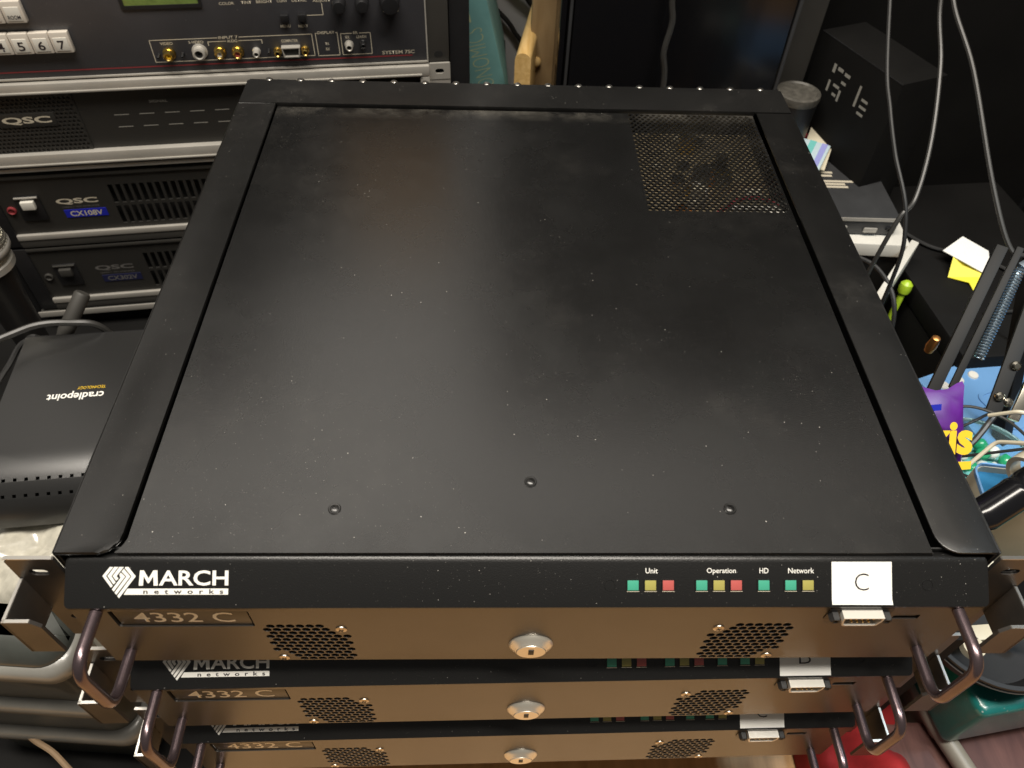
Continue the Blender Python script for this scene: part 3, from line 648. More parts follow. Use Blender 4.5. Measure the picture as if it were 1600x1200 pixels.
# bubble wrap bundle
bm = bmesh.new(); nx, ny = 44, 44
def wrapz(x, y):
    return .0035*math.sin(x*140+math.sin(y*90)*1.5)+.003*math.sin(y*170+x*60)
bx0, bx1, by0, by1 = -.455, -.272, .045, .325
g = [[None]*(ny+1) for _ in range(nx+1)]
def hgt(x, y):
    e = min(x-bx0, bx1-x, (y-by0)*.9, by1-y); k = max(0, min(1, e/.035)); k = math.sin(k*math.pi/2)
    return TZ+.002+(-.2085-TZ)*k+wrapz(x, y)*k*(.3 if .14 < y < .29 and -.41 < x else 1.)+(.002*max(0, math.cos(x*600)*math.cos(y*600)))*k*(0 if y > .13 and x > -.405 else 1)
for i in range(nx+1):
    for j in range(ny+1):
        x = bx0+(bx1-bx0)*i/nx; y = by0+(by1-by0)*j/ny; g[i][j] = bm.verts.new((x, y, min(hgt(x, y), -.1995 if (y > .13 and x > -.405) else -.190)))
for i in range(nx):
    for j in range(ny): bm.faces.new((g[i][j], g[i+1][j], g[i+1][j+1], g[i][j+1]))
bd = [g[i][0] for i in range(nx+1)]+[g[nx][j] for j in range(1, ny+1)]+[g[i][ny] for i in range(nx-1, -1, -1)]+[g[0][j] for j in range(ny-1, 0, -1)]
bm.faces.new(bd[::-1])
tag(finish(bm, 'bubble_wrap', M_WRAP, smooth=70), 'crumpled clear bubble wrap bundle under the black router', 'bubble wrap')

def cable(name, pts, r, mt, label, n=8): return tag(finish(tube(bmesh.new(), smoothpath(pts, 8), r, n), name, mt), label, 'cable')
cable('black_cable', [(-.50, .20, TZ+.004), (-.475, .225, -.25), (-.440, .250, -.155), (-.405, .279, -.142), (-.373, .292, -.146), (-.350, .300, -.165), (-.345, .310, -.25), (-.34, .34, TZ+.004)], .0028, M_GCAB, 'dark grey cable arching over the back corner of the router')
cable('black_cable', [(-.50, .17, TZ+.004), (-.448, .215, -.22), (-.432, .245, -.182), (-.424, .268, -.172), (-.420, .292, -.170), (-.406, .298, -.182), (-.41, .34, TZ+.004)], .0024, M_RUB, 'thin black cable looped along the left edge of the bubble wrap')
cable('brown_cable', [(-.45, .060, TZ+.004), (-.405, .040, -.300), (-.364, .009, -.300), (-.335, -.008, -.300), (-.300, -.045, -.33), (-.29, -.10, TZ+.004)], .0022, M_BROWN, 'thin brown cable slung in front of the stacked plastic trays')
cable('bracket_cable', [(-.262, .105, TZ+.004), (-.246, .06, -.15), (-.236, .028, -.062), (-.2325, .010, -.040), (-.236, .012, -.10), (-.245, .03, TZ+.004)], .0016, M_GCAB, 'thin pale wire coming up beside the top left bracket')

# stacked plastic trays
top = -.158; n = 3; hh = (top-TZ)/n
for k in range(n):
    z0 = TZ+k*hh
    t = thing('storage_tray', ['lowest grey plastic tray of the stack, resting on the wooden table', 'middle grey plastic tray with pale rolled rim, between two others', 'grey plastic tray with a closed glossy lid, top of the tray stack'][k], 'tray', (-.340, .078, z0), (0, 0, R(-4)), 'stacked storage trays')
    def rr_(x, y0, r): return rrect(-x, x, y0, -.030-(.07-x)*.3, min(r, .016), 6)
    bm = bmesh.new(); rings = []
    for x, y0, z in ((.060, -.066, .0), (.0625, -.0685, hh*.6), (.064, -.070, hh*.73)):
        rings.append([bm.verts.new((px, py, z)) for px, py in rr_(x, y0, .022)])
    for a, b in zip(rings, rings[1:]):
        for q in range(len(a)): bm.faces.new((a[q], a[(q+1) % len(a)], b[(q+1) % len(a)], b[q]))
    bm.faces.new(rings[0][::-1]); finish(bm, 'tray_body', M_TRAY, t)
    bm = bmesh.new(); rings = []
    for x, y0, z in ((.064, -.070, hh*.72), (.066, -.0720, hh*.75), (.0672, -.0732, hh*.82), (.0668, -.0728, hh*.91), (.065, -.071, hh*.97), (.061, -.067, hh*.99)):
        rings.append([bm.verts.new((px, py, z)) for px, py in rr_(x, y0, .026)])
    for a, b in zip(rings, rings[1:]):
        for q in range(len(a)): bm.faces.new((a[q], a[(q+1) % len(a)], b[(q+1) % len(a)], b[q]))
    bm.faces.new(rings[-1]); finish(bm, 'rolled_rim', M_TRIM, t, smooth=60)
    if k == n-1:
        bm = bmesh.new(); rings = []
        for x, y0, z in ((.0620, -.068, hh*.98), (.0615, -.0675, hh*1.05), (.055, -.06, hh*1.15), (.045, -.050, hh*1.19)):
            rings.append([bm.verts.new((px, py, z)) for px, py in rr_(x, y0, .022 if x > .04 else .01)])
        for a, b in zip(rings, rings[1:]):
            for q in range(len(a)): bm.faces.new((a[q], a[(q+1) % len(a)], b[(q+1) % len(a)], b[q]))
        bm.faces.new(rings[-1]); finish(bm, 'lid', M_TRAY, t, smooth=60)

# ------------------------------------------------------------------ behind the stack
tag(finish(B(-.062, -.002, .636, .83, TZ, -.152, .001), 'support_carton', M_PART), 'plain dark carton holding up the teal textbook', 'carton')
t = thing('textbook', 'teal textbook leaning upright against the rack, outlined spine letters', 'book', (-.0190, .640, -.147), (0, R(-13.2), R(2)))
finish(B(-.0215, .0215, .0, .003, 0, .27, .001), 'spine', M_TEAL, t)
finish(B(-.0215, -.0190, .003, .19, 0, .27), 'cover_board', M_TEAL, t); finish(B(.0190, .0215, .003, .19, 0, .27), 'cover_board', M_TEAL, t); finish(B(-.019, .019, .003, .185, .003, .267), 'pages', M_PGS, t)
SP = Matrix.Translation((0, -.00005, 0)) @ FRONT @ Matrix.Rotation(R(90), 4, 'Z')
text('ECONOMICS', (.014, .098, -.0100, .0085), M_TEALT, t, SP, bold=-.022); text('-', (.105, .126, -.001, .001), M_TEALT, t, SP)
finish(lathe(bmesh.new(), [(.010, 0), (.010, .0002), (.0085, .0002), (.0085, 0)], 24, Matrix.Translation((-.004, -.0001, .142)) @ FRONT), 'spine_emblem', M_TEALT, t)

t = thing('pine_shelf', 'pale pine shelf side with rounded rail and dowel plugs beside the wall', 'shelf', (.012, .606, TZ))
zr = -.060-TZ
mx = rot(-9.5, 'Z')
pr = [(-.0085, zr-.10), (.0085, zr-.10), (.0085, zr-.009)]+[(.0085*math.cos(R(a)), zr-.009+.0085*math.sin(R(a))) for a in range(15, 180, 15)]+[(-.0085, zr-.009)]
bm = plate(pr, (), .25, mx @ Matrix(((1, 0, 0, 0), (0, 0, -1, 0), (0, 1, 0, 0), (0, 0, 0, 1)))); finish(bm, 'rail', M_PINE, t, smooth=40)
finish(B(-.0085, .0085, .0, .03, 0, zr-.10, .001, mx), 'leg', M_PINE, t); finish(B(-.0085, .0085, .20, .23, 0, zr-.10, .001, mx), 'leg', M_PINE, t)
finish(B(.0100, .065, .050, .066, 0, zr+.06, .001), 'board', M_PINED, t)
for x, z in ((.0165, zr-.034), (.045, zr-.030), (.045, zr-.045), (.050, zr+.030)): finish(lathe(bmesh.new(), [(.0060, 0), (.0056, .003), (.003, .0050), (0, .0054)], 16, Matrix.Translation((x, .050, z)) @ FRONT), 'dowel', M_PINE, t)

t = thing('computer_tower', 'tall gloss black computer tower behind the recorder stack', 'computer', (.163, .590, TZ))
finish(B(-.110, .118, 0, .26, .006, .62, .003), 'case', M_PART, t); finish(B(-.104, .112, -.004, 0, .014, .612, .0015), 'front_panel', M_GLOSS, t)
finish(B(-.1170, -.1110, -.004, .05, .010, .616, .0015), 'trim_strip', M_GLOSS, t); finish(B(-.1085, -.1055, -.0050, -.001, .012, .614, .001), 'chrome_line', M_DEV, t)
finish(B(.1130, .1165, -.0050, .01, .012, .614, .001), 'trim_strip', M_DEV, t); finish(B(-.09, .1, .01, .25, 0, .006), 'foot', M_RUB, t)
cable('grey_cable', [(.1475, .575, .30), (.1480, .575, .12), (.1485, .574, .02), (.1530, .573, -.01), (.1500, .572, -.04), (.1560, .572, -.075), (.160, .570, -.2), (.17, .56, TZ+.004)], .0030, M_GCAB, 'dark grey cable hanging down the front of the computer tower')
cable('wall_cable', [(-.040, .862, -.070), (-.018, .858, -.069), (.004, .856, -.086), (.028, .858, -.112), (.05, .862, -.16), (.06, .864, TZ+.004)], .0046, M_RUB, 'thick black cable curving down the wall, upper one of two')
cable('wall_cable', [(-.030, .864, -.115), (-.006, .862, -.135), (.010, .862, -.155), (.03, .864, -.2), (.04, .864, TZ+.004)], .0034, M_RUB, 'thinner black cable on the wall, lower one of two')

t = thing('unseen_cabinet', 'unseen black cabinet above the computer tower, added to darken the lid reflection', 'cabinet', (.44, .871, .30))  # unseen; added and sized for the dark area mirrored in the recorder lid
finish(B(-.46, .56, -.25, 0, -.02, .42, .002), 'cabinet_body', M_PART, t); finish(B(-.458, .05, -.256, -.251, -.015, .415, .001), 'door', M_PART, t); finish(B(.052, .558, -.256, -.251, -.015, .415, .001), 'door', M_PART, t)

# ------------------------------------------------------------------ right side
t = thing('partition_screen', 'matt black partition screen closing off the dark corner', 'partition', (.60, .66, TZ))
finish(B(-.31, .40, 0, .02, 0, .95), 'panel', M_PART, t); finish(B(.085, .105, -.62, -.001, 0, .95), 'panel', M_PART, t)
for x in (-.30, .08): finish(B(x, x+.02, -.003, .0, 0, .95), 'post', M_BLK, t)
tag(finish(B(.288, .322, .625, .655, TZ, .35, .002), 'grey_board', M_DGREY), 'dark grey board leaning upright between tower and partition', 'board')

t = thing('product_box', 'black cardboard box with pale printed characters standing in the dark corner', 'box', (.346, .565, TZ), (0, 0, R(-68)))
hb = -.035-TZ
finish(B(-.060, .060, 0, .055, .0, hb, .0008), 'carton', M_PART, t)
BX = Matrix.Translation((0, -.0002, hb)) @ FRONT
flat([[(-.060, -.0012), (.060, -.0012), (.060, 0), (-.060, 0)]], M_DEV, t, BX, 'pale_edge')  # slightly paler strip along the carton's top front edge
for x, y, a, b in ((-.030, -.026, .004, .009), (-.023, -.024, .008, .0035), (-.012, -.025, .008, .0035), (-.013, -.034, .007, .003), (-.030, -.045, .003, .012), (-.022, -.041, .009, .003), (-.020, -.050, .006, .003), (-.012, -.048, .003, .012), (.012, -.036, .003, .022), (.020, -.036, .009, .0028), (.020, -.043, .010, .0028), (.020, -.050, .009, .0028)):
    flat([[(x, y-b/2), (x+a, y-b/2), (x+a, y+b/2), (x, y+b/2)]], M_GREYT, t, BX, 'printed_mark')
t = thing('lidded_cup', 'squat black cup with a dimpled grey lid beside the computer tower', 'cup', (.304, .586, TZ))
h = -.085-TZ
finish(lathe(bmesh.new(), [(0, 0), (.017, 0), (.0225, h-.004), (0, h-.004)], 28), 'cup_body', M_BLK, t)
finish(lathe(bmesh.new(), [(.0228, h-.008), (.0235, h-.004), (.0230, h), (.020, h+.001), (.0185, h-.0005), (0, h)], 28), 'lid', mat('grey_lid', (.075, .07, .06), .5, var=.4, vscale=160), t)
# converter on a white router box
t = thing('white_carton', 'dark carton with a white glossy lid supporting the small video converter', 'carton', (.352, .478, TZ), (0, 0, R(-3)))
h = -.172-TZ
finish(B(-.060, .056, -.030, .115, 0, h-.016, .002), 'carton_body', M_PART, t); finish(B(-.062, .060, -.034, .118, h-.016, h, .002), 'lid', M_WPL, t)
t = thing('white_wall_plate', 'narrow white plastic plate standing on edge in front of the converter', 'plate', (.384, .406, TZ), (0, 0, R(52)))
finish(B(-.055, .055, -.004, .004, 0, -.172-TZ, .0012), 'plate_body', M_WPL, t); finish(B(-.056, .056, -.0048, -.0041, .01, -.200-TZ), 'dark_backing', M_PART, t)
t = thing('video_converter', 'small dark video converter box with white print and metal ports', 'converter', (.353, .515, -.172), (0, 0, R(-1)))
finish(B(-.046, .044, -.058, .062, .0015, .0225, .002), 'case', M_DEV, t)
finish(B(-.044, .042, -.0590, -.0580, .0185, .0222), 'metal_edge', M_SIL, t)
for x in (-.04, .038):
    for y in (-.05, .055): finish(lathe(bmesh.new(), [(0, 0), (.004, 0), (.004, .0016), (0, .0016)], 10, Matrix.Translation((x, y, 0))), 'foot', M_RUB, t)
finish(B(-.026, -.008, -.0600, -.0580, .005, .0125, .0008), 'display_port', M_SIL, t); finish(B(.010, .024, -.0600, -.0580, .005, .0105, .001), 'hdmi_port', M_SIL, t)
finish(lathe(bmesh.new(), [(.003, 0), (.003, .002), (.0018, .002), (.0018, 0)], 14, Matrix.Translation((.036, -.058, .009)) @ FRONT), 'power_jack', M_BLK, t)
for x0, x1, y in ((-.032, -.006, .018), (-.030, -.008, .012), (-.036, .012, .002), (-.030, .002, -.003), (-.030, .004, -.008)):
    flat([[(x0, y), (x1, y), (x1, y+.0036), (x0, y+.0036)]], M_CREAM, t, Matrix.Translation((0, 0, .0226)), 'printed_line')
tag(finish(B(.306, .330, .585, .63, TZ, -.135, .001, None), 'red_packet', M_REDL), 'red packet wedged behind the video converter', 'packet')
tag(finish(B(-.014, .014, -.045, .035, -.0015, 0, .0003, rot(-25, 'Z', (.341, .575, -.1335)) @ Matrix.Rotation(R(12), 4, 'X')), 'white_card', M_CRM), 'cream card lying slanted between cup and converter', 'card')
t = thing('striped_card', 'pale blue striped card poking out behind the video converter', 'card', (.322, .548, -.135), (R(8), 0, R(-30)))
finish(B(-.016, .016, -.030, .022, -.012, 0, .0003), 'card_body', mat('pale_blue_card', (.46, .58, .64), .5), t)
finish(B(-.006, .001, -.030, .022, 0, .0003), 'stripe', M_CT, t); finish(B(.007, .013, -.030, .022, 0, .0003), 'stripe', mat('lilac', (.28, .30, .62), .5), t)
cable('black_cable', [(.350, .560, .36), (.343, .49, .12), (.340, .461, .063), (.340, .421, .029), (.333, .375, -.01), (.321, .340, -.042), (.308, .328, -.054), (.300, .32, -.10), (.30, .32, -.2), (.30, .31, TZ+.004)], .0019, M_GCAB, 'dark cable hanging in front of the video converter, meeting a second cable')
cable('black_cable', [(.300, .52, .12), (.299, .43, .03), (.300, .395, .004), (.304, .367, -.019), (.313, .326, -.054), (.318, .31, -.12), (.32, .30, TZ+.004)], .0017, M_RUB, 'short dark cable dropping over the corner of the video converter')
cable('black_cable', [(.345, .55, .30), (.338, .46, .10), (.338, .440, .071), (.354, .398, .036), (.369, .333, -.019), (.382, .295, -.051), (.395, .288, -.057), (.43, .30, -.06), (.47, .33, -.12), (.50, .33, TZ+.004)], .0019, M_GCAB, 'long black cable falling past the folded note to the boom arm')
# black case behind the boom arm
t = thing('equipment_case', 'low black equipment case in the shadow behind the boom arm', 'case', (.50, .44, TZ), (0, 0, R(6)))
finish(B(-.085, .10, -.12, .15, 0, .13, .004), 'case_body', M_PART, t); finish(B(-.086, .101, -.121, .151, .131, .155, .004), 'case_lid', M_PART, t)
for x in (-.04, .06): finish(B(x, x+.02, -.1235, -.119, .115, .14, .001), 'latch', M_DEV, t)
t = thing('folded_note', 'white and yellow folded paper note lying on the black case', 'note', (.474, .442, TZ+.155), (0, 0, R(-20)))
bm = bmesh.new(); v = [bm.verts.new(p) for p in ((-.022, .003, .014), (-.005, .024, .022), (.022, .014, .018), (.026, -.018, .010), (-.002, -.012, .016))]; bm.faces.new(v)
r_ = bmesh.ops.extrude_face_region(bm, geom=bm.faces[:]); bmesh.ops.translate(bm, verts=[q for q in r_['geom'] if isinstance(q, bmesh.types.BMVert)], vec=(0, 0, -.0006)); finish(bm, 'white_leaf', M_PAPER, t, smooth=0)
bm = bmesh.new(); v = [bm.verts.new(p) for p in ((-.012, -.004, .0150), (.026, -.0178, .0094), (.014, -.036, .0), (.008, -.026, .003), (-.012, -.022, .001))]; bm.faces.new(v)
r_ = bmesh.ops.extrude_face_region(bm, geom=bm.faces[:]); bmesh.ops.translate(bm, verts=[q for q in r_['geom'] if isinstance(q, bmesh.types.BMVert)], vec=(0, 0, -.0006)); finish(bm, 'yellow_leaf', M_NOTE, t, smooth=0)
t = thing('lime_marker', 'lime green marker with round cap leaning beside the white carton', 'marker', (.392, .382, TZ))
mx, ln = along((0, 0, 0), (.012, .026, .150)); finish(lathe(bmesh.new(), [(0, 0), (.0028, 0), (.0034, .006), (.0034, ln-.008), (.003, ln), (0, ln)], 16, mx), 'barrel', M_LIME, t)
finish(lathe(bmesh.new(), [(0, ln-.003), (.0055, ln), (.0065, ln+.005), (.006, ln+.010), (.003, ln+.013), (0, ln+.0135)], 16, mx), 'cap', M_LIME, t)

# boom arm with springs
t = thing('boom_arm', 'black spring balanced microphone boom arm over the cluttered desk', 'boom arm', (.455, .17, TZ))
L0 = Vector((.455, .17, TZ))
def W(p): return Vector(p)-L0
M_ARM = mat('arm_matt_black', (.007, .007, .007), .55, spec=.25)
def bar(p0, p1, wd, hg, nm, mt=M_ARM):
    mx, ln = along(W(p0), W(p1)); return finish(B(-wd/2, wd/2, -hg/2, hg/2, 0, ln, .0008, mx), nm, mt, t)
bar((.352, .264, -.030), (.300, .182, -.099), .008, .008, 'arm_tube'); bar((.368, .266, -.032), (.318, .188, -.100), .005, .005, 'arm_tube')
bar((.300, .182, -.099), (.292, .160, -.150), .014, .014, 'arm_joint'); bar((.292, .160, -.150), (.300, .165, TZ), .012, .012, 'arm_post')
sp0, sp1 = W((.366, .252, -.040)), W((.336, .203, -.083)); d = sp1-sp0; ax = d.normalized(); ua = ax.orthogonal().normalized(); va = ax.cross(ua)
pts = [sp0+d*(k/360)+(ua*math.cos(k*.55)+va*math.sin(k*.55))*.0033 for k in range(361)]
finish(tube(bmesh.new(), pts, .0008, 5), 'spring', M_SPR, t)
bar((.366, .2525, -.0395), (.378, .258, -.036), .006, .006, 'spring_pin', M_SPR)
sb = bar((.392, .262, -.040), (.344, .170, -.106), .010, .004, 'link_plate')
for p in ((.3605, .196, -.0835), (.3475, .178, -.097), (.354, .175, -.100)):
    finish(lathe(bmesh.new(), [(.0035, 0), (.0034, .002), (.002, .0034), (0, .0036)], 12, along(W(p)-Vector((-.002, -.004, .006))*.0, W(p)+Vector((-.012, -.05, .04)))[0]), 'bolt', M_CHR, t)
bar((.377, .196, -.082), (.359, .166, -.110), .007, .007, 'steel_tube', M_CHR)
bar((.40, .30, -.03), (.455, .17, TZ), .012, .012, 'arm_post')
finish(tube(bmesh.new(), smoothpath([W(q) for q in ((.345, .168, -.108), (.325, .150, -.118), (.305, .142, -.122), (.292, .130, -.135))]), .0022, 8), 'arm_cable', M_GCAB, t)
finish(lathe(bmesh.new(), [(0, 0), (.003, .002), (.004, .008), (.003, .016), (0, .018)], 12, Matrix.Translation(W((.303, .212, -.088)))), 'copper_nut', M_COP, t)

# blue parts box
t = thing('blue_parts_box', 'light blue moulded plastic box with embossed lid under the boom arm', 'box', (.475, .225, TZ), (0, 0, R(22)))
finish(B(-.055, .085, -.10, .10, 0, .128, .004), 'box_body', M_BPL, t); finish(B(-.058, .088, -.103, .103, .128, .140, .003), 'lid', M_BPL, t)
for k in range(3): finish(lathe(bmesh.new(), [(.005, 0), (.0045, .0015), (0, .002)], 12, Matrix.Translation((-.040+k*.018, .086, .140))), 'lid_stud', M_WPL, t)
finish(plate(rrect(-.022, .06, .02, .066, .008, 4), [rrect(-.019, .057, .023, .063, .006, 4)], .0016, Matrix.Translation((0, 0, .1414))), 'lid_emboss', M_BPL, t, smooth=0)
# tape roll
t = thing('tape_roll', 'white roll of tape with black core standing behind the snack bag', 'tape', (.342, .205, TZ), (0, 0, R(25)))
mx = Matrix.Translation((0, 0, .165)) @ Matrix.Rotation(R(55), 4, 'X')
finish(lathe(bmesh.new(), [(.016, -.009), (.029, -.009), (.029, .009), (.016, .009), (.016, -.009)], 32, mx), 'tape', M_WPL, t); finish(lathe(bmesh.new(), [(.011, -.010), (.0158, -.010), (.0158, .010), (.011, .010), (.011, -.010)], 32, mx), 'core', M_BLK, t)
finish(B(-.022, .022, -.02, .03, 0, .140, .003), 'stand', M_BLK, t)
# snack bag
t = thing('snack_bag', 'purple foil snack bag with yellow lettering beside the recorder stack', 'bag', (.252, .046, -.144), (R(-43), 0, 0))
bm = bmesh.new(); hb = .135; rings = []
for j in range(17):
    z = hb*j/16; q = math.sin(math.pi*min(1, max(0, (j+.2)/16.4)))**.55; ring = []
    for k in range(20):
        a = 2*math.pi*k/20; wv = 1+.05*math.sin(5*a+j*.9)+.03*math.sin(9*a-j*1.7)
        ring.append(bm.verts.new((.029*math.copysign(abs(math.cos(a))**.8, math.cos(a))*(1+.035*math.sin(j*1.15)+.02*math.sin(j*2.7)), (.013*q*math.sin(a)*wv), z+(.003*math.sin(k*1.3)+.004*math.cos(a*.5) if j > 14 else 0))))
    rings.append(ring)
for a, b in zip(rings, rings[1:]):
    for k in range(20): bm.faces.new((a[k], a[(k+1) % 20], b[(k+1) % 20], b[k]))
bm.faces.new(rings[0][::-1]); bm.faces.new(rings[-1]); 
bag = finish(bm, 'bag_body', M_PURP, t, smooth=60)
SB = Matrix.Translation((0, -.0136, 0)) @ FRONT
text('kis', (.0, .0275, .097, .119), M_YPR, t, SB, bold=.04)
flat([[(.004, .086), (.0275, .088), (.0275, .093), (.004, .092)], [(.012, .070), (.024, .074), (.018, .062)]], M_YPR, t, SB, 'yellow_swoosh')
flat([[(-.004, .124), (.006, .125), (.006, .129), (-.004, .128)]], M_BLUE, t, SB, 'blue_print')
tag(finish(B(.243, .284, .018, .095, TZ, -.148, .001), 'black_carton', M_PART), 'small black carton between the recorder stack and cream bin', 'carton')
# candy tub
tc_ = Vector((.378, .176, TZ)); t = thing('candy_tub', 'round clear plastic tub filled with green and white sweets', 'tub', tc_)
hz = -.180-TZ
finish(lathe(bmesh.new(), [(0, 0), (.040, 0), (.043, .004), (.046, hz-.002), (.048, hz), (.046, hz+.001), (.0445, hz-.002), (.0415, .006), (0, .003)], 48), 'tub_wall', M_CLEAR, t)
finish(lathe(bmesh.new(), [(.046, hz), (.0490, hz-.001), (.0498, hz-.006), (.0485, hz-.006)], 48), 'rim', mat('tub_rim', (.55, .72, .74), .3, coat=.3), t)
finish(lathe(bmesh.new(), [(0, .004), (.0405, .006), (.0432, hz-.022), (0, hz-.022)], 40), 'paper_liner', M_CT, t)
random.seed(3)
cb = bmesh.new(); bmesh.ops.create_icosphere(cb, subdivisions=2, radius=1)
for v in cb.verts: v.co *= 1+.12*math.sin(v.co.x*5)*math.cos(v.co.y*6)
cme = {}
for nm, mm in (('g', M_CG), ('w', M_CW), ('t', M_CT)):
    me = bpy.data.meshes.new('sweet'); cb.to_mesh(me); me.materials.append(mm); me.polygons.foreach_set('use_smooth', [True]*len(me.polygons)); cme[nm] = me
placed = []
for k in range(900):
    a = random.uniform(0, 6.283); r = .036*math.sqrt(random.random()); p = (r*math.cos(a), r*math.sin(a))
    if any(math.hypot(p[0]-q[0], p[1]-q[1]) < .0088 for q in placed): continue
    placed.append(p); c = 'g' if (p[0] > .008 and random.random() < .65) or random.random() < .16 else random.choice('wwt')
    o = bpy.data.objects.new('sweet', cme[c]); COL.objects.link(o); o.location = tc_+Vector((p[0], p[1], hz-.0165+random.uniform(0, .003)))
    o.scale = (.0062, .0062*random.uniform(.8, 1.1), .0054); o.rotation_euler = (random.random(), random.random(), random.random()*6)
    tag(o, {'g': 'deep green sweet lying in the clear tub', 'w': 'white sweet lying in the clear tub', 't': 'pale teal sweet lying in the clear tub'}[c], 'sweet', {'g': 'green sweets in the tub', 'w': 'white sweets in the tub', 't': 'teal sweets in the tub'}[c])
# shock mounted studio microphone
t = thing('studio_microphone', 'black cylindrical microphone in a cream shock mount at the desk edge', 'microphone', (.335, .105, TZ))
L0 = Vector((.335, .105, TZ))
mx, ln = along(W((.288, .076, -.098)), W((.372, .118, -.072)))
finish(lathe(bmesh.new(), [(0, 0), (.0085, .0), (.0108, .006), (.0108, .030), (.0112, .031), (.0112, .034), (.0106, .035), (.0106, .039), (.0112, .040), (.0112, ln-.002), (.010, ln), (0, ln)], 28, mx), 'body', M_GLOSS, t)
finish(lathe(bmesh.new(), [(.0165, .046), (.0195, .046), (.0195, .055), (.0165, .055), (.0165, .046)], 36, mx), 'shock_ring', M_CRM, t)
for p in (((.326, .108, -.060), (.315, .126, -.082), (.300, .118, -.100)), ((.340, .132, -.066), (.325, .136, -.062), (.316, .145, -.078))):
    finish(tube(bmesh.new(), fillet([W(q) for q in p], .004), .0014, 8), 'mount_wire', M_CRM, t)
finish(tube(bmesh.new(), [W((.300, .140, -.122)), W((.345, .118, -.075))], .0011, 8), 'elastic', M_RUB, t); finish(tube(bmesh.new(), [W((.300, .140, -.122)), W((.292, .096, -.112))], .0011, 8), 'elastic', M_RUB, t)
finish(tube(bmesh.new(), fillet([W((.352, .112, -.086)), W((.372, .13, -.12)), W((.372, .13, TZ))], .01), .005, 12), 'post', M_BLK, t)
# cream bin with blue liner
tag(finish(B(.402, .452, .098, .126, TZ, -.191, .001), 'black_block', M_PART), 'black block under the cream bin', 'block')
t = thing('cream_bin', 'cream plastic bin with a blue liner beside the top right bracket', 'bin', (.378, .110, -.1905), (0, 0, R(-8)))
hb = .072; ob = rrect(-.062, .085, -.020, .016, .010, 4); ib = rrect(-.060, .083, -.018, .014, .008, 4)
finish(plate(ob, (), .004, Matrix.Translation((0, 0, .004))), 'bin_floor', M_CRM, t)
bm = bmesh.new()
for i in range(len(ob)):
    j = (i+1) % len(ob); q = [(*ob[i], 0), (*ob[j], 0), (*ob[j], hb), (*ob[i], hb)]; q2 = [(*ib[j], .004), (*ib[i], .004), (*ib[i], hb), (*ib[j], hb)]
    for s_ in (q, q2, [q[3], q[2], q2[3], q2[2]]): bm.faces.new([bm.verts.new(p) for p in s_])
bmesh.ops.remove_doubles(bm, verts=bm.verts, dist=1e-6); finish(bm, 'bin_wall', M_CRM, t)
finish(plate(ib, (), .004, Matrix.Translation((0, 0, hb-.006))), 'blue_liner', M_BPD, t, smooth=0); finish(plate(ob, [rrect(-.0605, .0835, -.0185, .0145, .008, 4)], .003, Matrix.Translation((0, 0, hb+.0025))), 'rim', M_BPL, t, smooth=0)
# crumpled paper
from mathutils import noise as mn
bm = bmesh.new(); bmesh.ops.create_icosphere(bm, subdivisions=5, radius=1)
for v in bm.verts:
    c = v.co.normalized(); k = 1+.30*(abs(mn.noise(c*2.3))-.2)+.16*abs(mn.noise(c*5.1+Vector((3, 1, 2))))+.05*mn.noise(c*12); v.co = Vector((c.x*.024*k, c.y*.020*k, c.z*.026*k))
zm = min(v.co.z for v in bm.verts)
for v in bm.verts: v.co.z = max(v.co.z-zm-.004, 0)
tag(finish(bm, 'crumpled_paper', mat('crumpled_white_paper', (.74, .70, .58), .6, var=.1, vscale=40), loc=(.272, .056, -.148), smooth=25), 'crumpled off-white paper ball on the small black carton', 'paper')
# teal glitter box, black bowl, clips
t = thing('glitter_box', 'teal glitter covered box under the black bowl', 'box', (.400, .066, TZ), (0, 0, R(9)))
finish(B(-.080, .085, -.050, .010, 0, .068, .004), 'box_body', mat('grey_board_wrap', (.30, .27, .22), .6), t); finish(B(-.086, .092, -.058, .014, .064, .130, .007, None, 4), 'lid', M_GLIT, t)
bw = Vector((.342, .057, TZ+.1303)); t = thing('black_bowl', 'round black plastic bowl with a double rim on the glitter box', 'bowl', bw)
finish(lathe(bmesh.new(), [(0, 0), (.034, 0), (.046, .006), (.0525, .0225), (.0550, .0235), (.0550, .0250), (.0535, .0253), (.0535, .0265), (.0550, .0270), (.0545, .0285), (.0515, .0285), (.0495, .022), (.042, .007), (0, .004)], 64), 'bowl_body', M_BLK, t)
finish(lathe(bmesh.new(), [(.0552, .0238), (.0556, .0243), (.0552, .0248)], 64), 'rim_line', M_EDGE, t)
t = thing('clip', 'cream plastic clip with a mint green tip lying across the bowl', 'clip', bw+Vector((.002, -.014, .0288)), (0, 0, R(4)))
finish(B(-.052, .010, -.006, .005, 0, .006, .001), 'clip_body', M_CRM, t); finish(lathe(bmesh.new(), [(.003, 0), (.0075, 0), (.0075, .006), (.003, .006), (.003, 0)], 20, Matrix.Translation((-.030, -.010, 0))), 'clip_eye', M_CRM, t)
bm = bmesh.new(); v0 = [(.010, -.005), (.010, .005), (.017, .003), (.024, -.009), (.019, -.011)]; finish(plate(v0, (), .006, Matrix.Translation((0, 0, .006)), bm), 'green_tip', mat('mint', (.22, .62, .36), .4), t)
t = thing('index_card', 'pale cream index card sticking up out of the black bowl', 'card', bw+Vector((-.024, .004, .007)), (R(-14), R(-26), R(-8)))
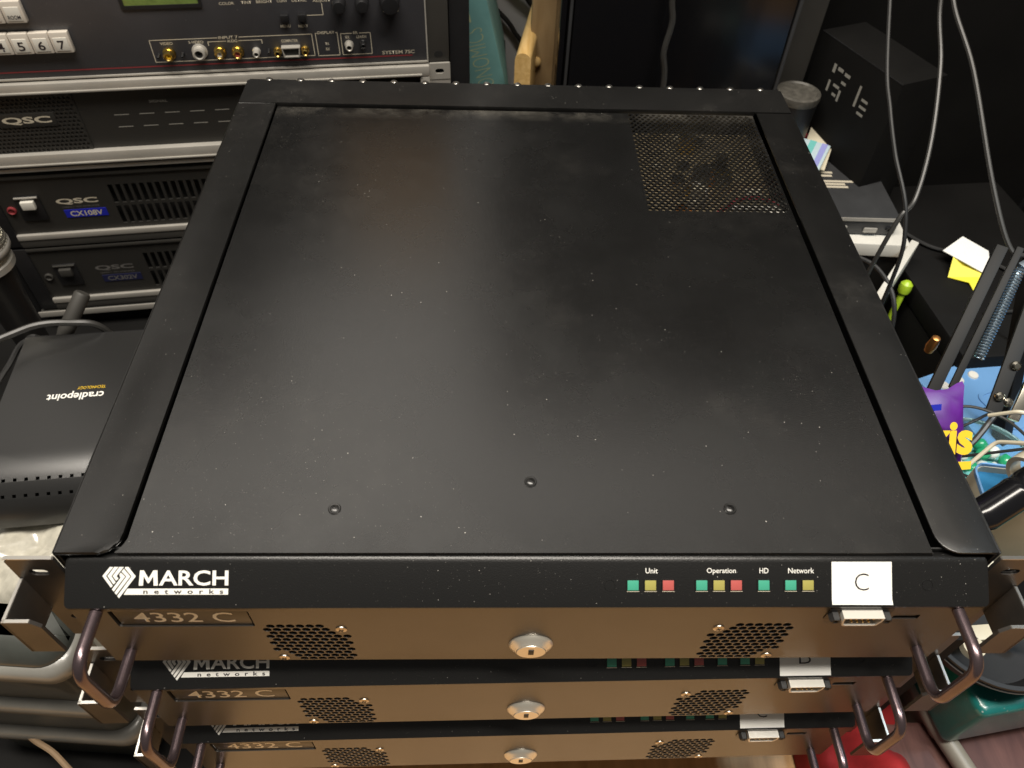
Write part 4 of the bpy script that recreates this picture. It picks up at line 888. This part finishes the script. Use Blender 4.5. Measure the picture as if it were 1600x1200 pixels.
finish(B(-.013, .013, -.0006, .0006, 0, .072), 'card', mat('ivory_card', (.80, .80, .62), .5), t); finish(B(-.009, .006, -.0010, -.0007, .050, .0515), 'printed_line', M_GREYT, t)
for k, (lab, pts, r, mm) in enumerate((
    ('thin black wire looping over the blue parts box', [(.42, .25, -.20), (.40, .22, -.165), (.37, .20, -.150), (.345, .19, -.165), (.35, .165, -.175), (.40, .16, -.19), (.44, .15, -.21)], .0012, M_RUB),
    ('thin grey wire arching from arm joint to microphone', [(.300, .175, -.12), (.325, .175, -.105), (.345, .160, -.100), (.352, .135, -.095), (.35, .118, -.085)], .0011, M_GCAB),
    ('black headphone lead crossing the white carton lid', [(.30, .43, -.168), (.33, .425, -.1685), (.36, .40, -.168), (.372, .36, -.19), (.37, .33, -.27), (.37, .32, TZ+.004)], .0022, M_RUB),
    ('black lead curling over the equipment case beside the note', [(.43, .50, -.198), (.455, .47, -.197), (.50, .455, -.198), (.53, .42, -.197), (.52, .38, -.198), (.47, .37, -.198)], .0020, M_RUB))):
    cable('thin_wire', pts, r, mm, lab)
# lower right corner
tag(finish(B(.285, .62, -.16, .018, TZ, TZ+.045, .004, None), 'maroon_box', M_MAR), 'low reddish brown wooden box in front of the glitter box', 'box')
bm = bmesh.new(); g = []
for i in range(25):
    row = []
    for j in range(25):
        x = .232+.085*i/24; y = -.09+.15*j/24; e = min(i, 24-i, j, 24-j)/5; k = math.sin(min(1, e)*math.pi/2)
        row.append(bm.verts.new((x, y, TZ+.002+k*(.050+.010*math.sin(x*120+y*60)+.006*math.sin(y*150-x*50)))))
    g.append(row)
for i in range(24):
    for j in range(24): bm.faces.new((g[i][j], g[i+1][j], g[i+1][j+1], g[i][j+1]))
tag(finish(bm, 'red_cloth', M_REDC, smooth=80), 'bunched red cloth tucked beside the lowest recorders', 'cloth')
tag(finish(tube(bmesh.new(), fillet([(.322, .050, TZ+.062), (.327, .018, TZ+.058), (.346, -.030, TZ+.053), (.37, -.12, TZ+.053)], .02), .0075, 16), 'grey_tube', M_STONE), 'greyish plastic tube between the red cloth and maroon box', 'tube')
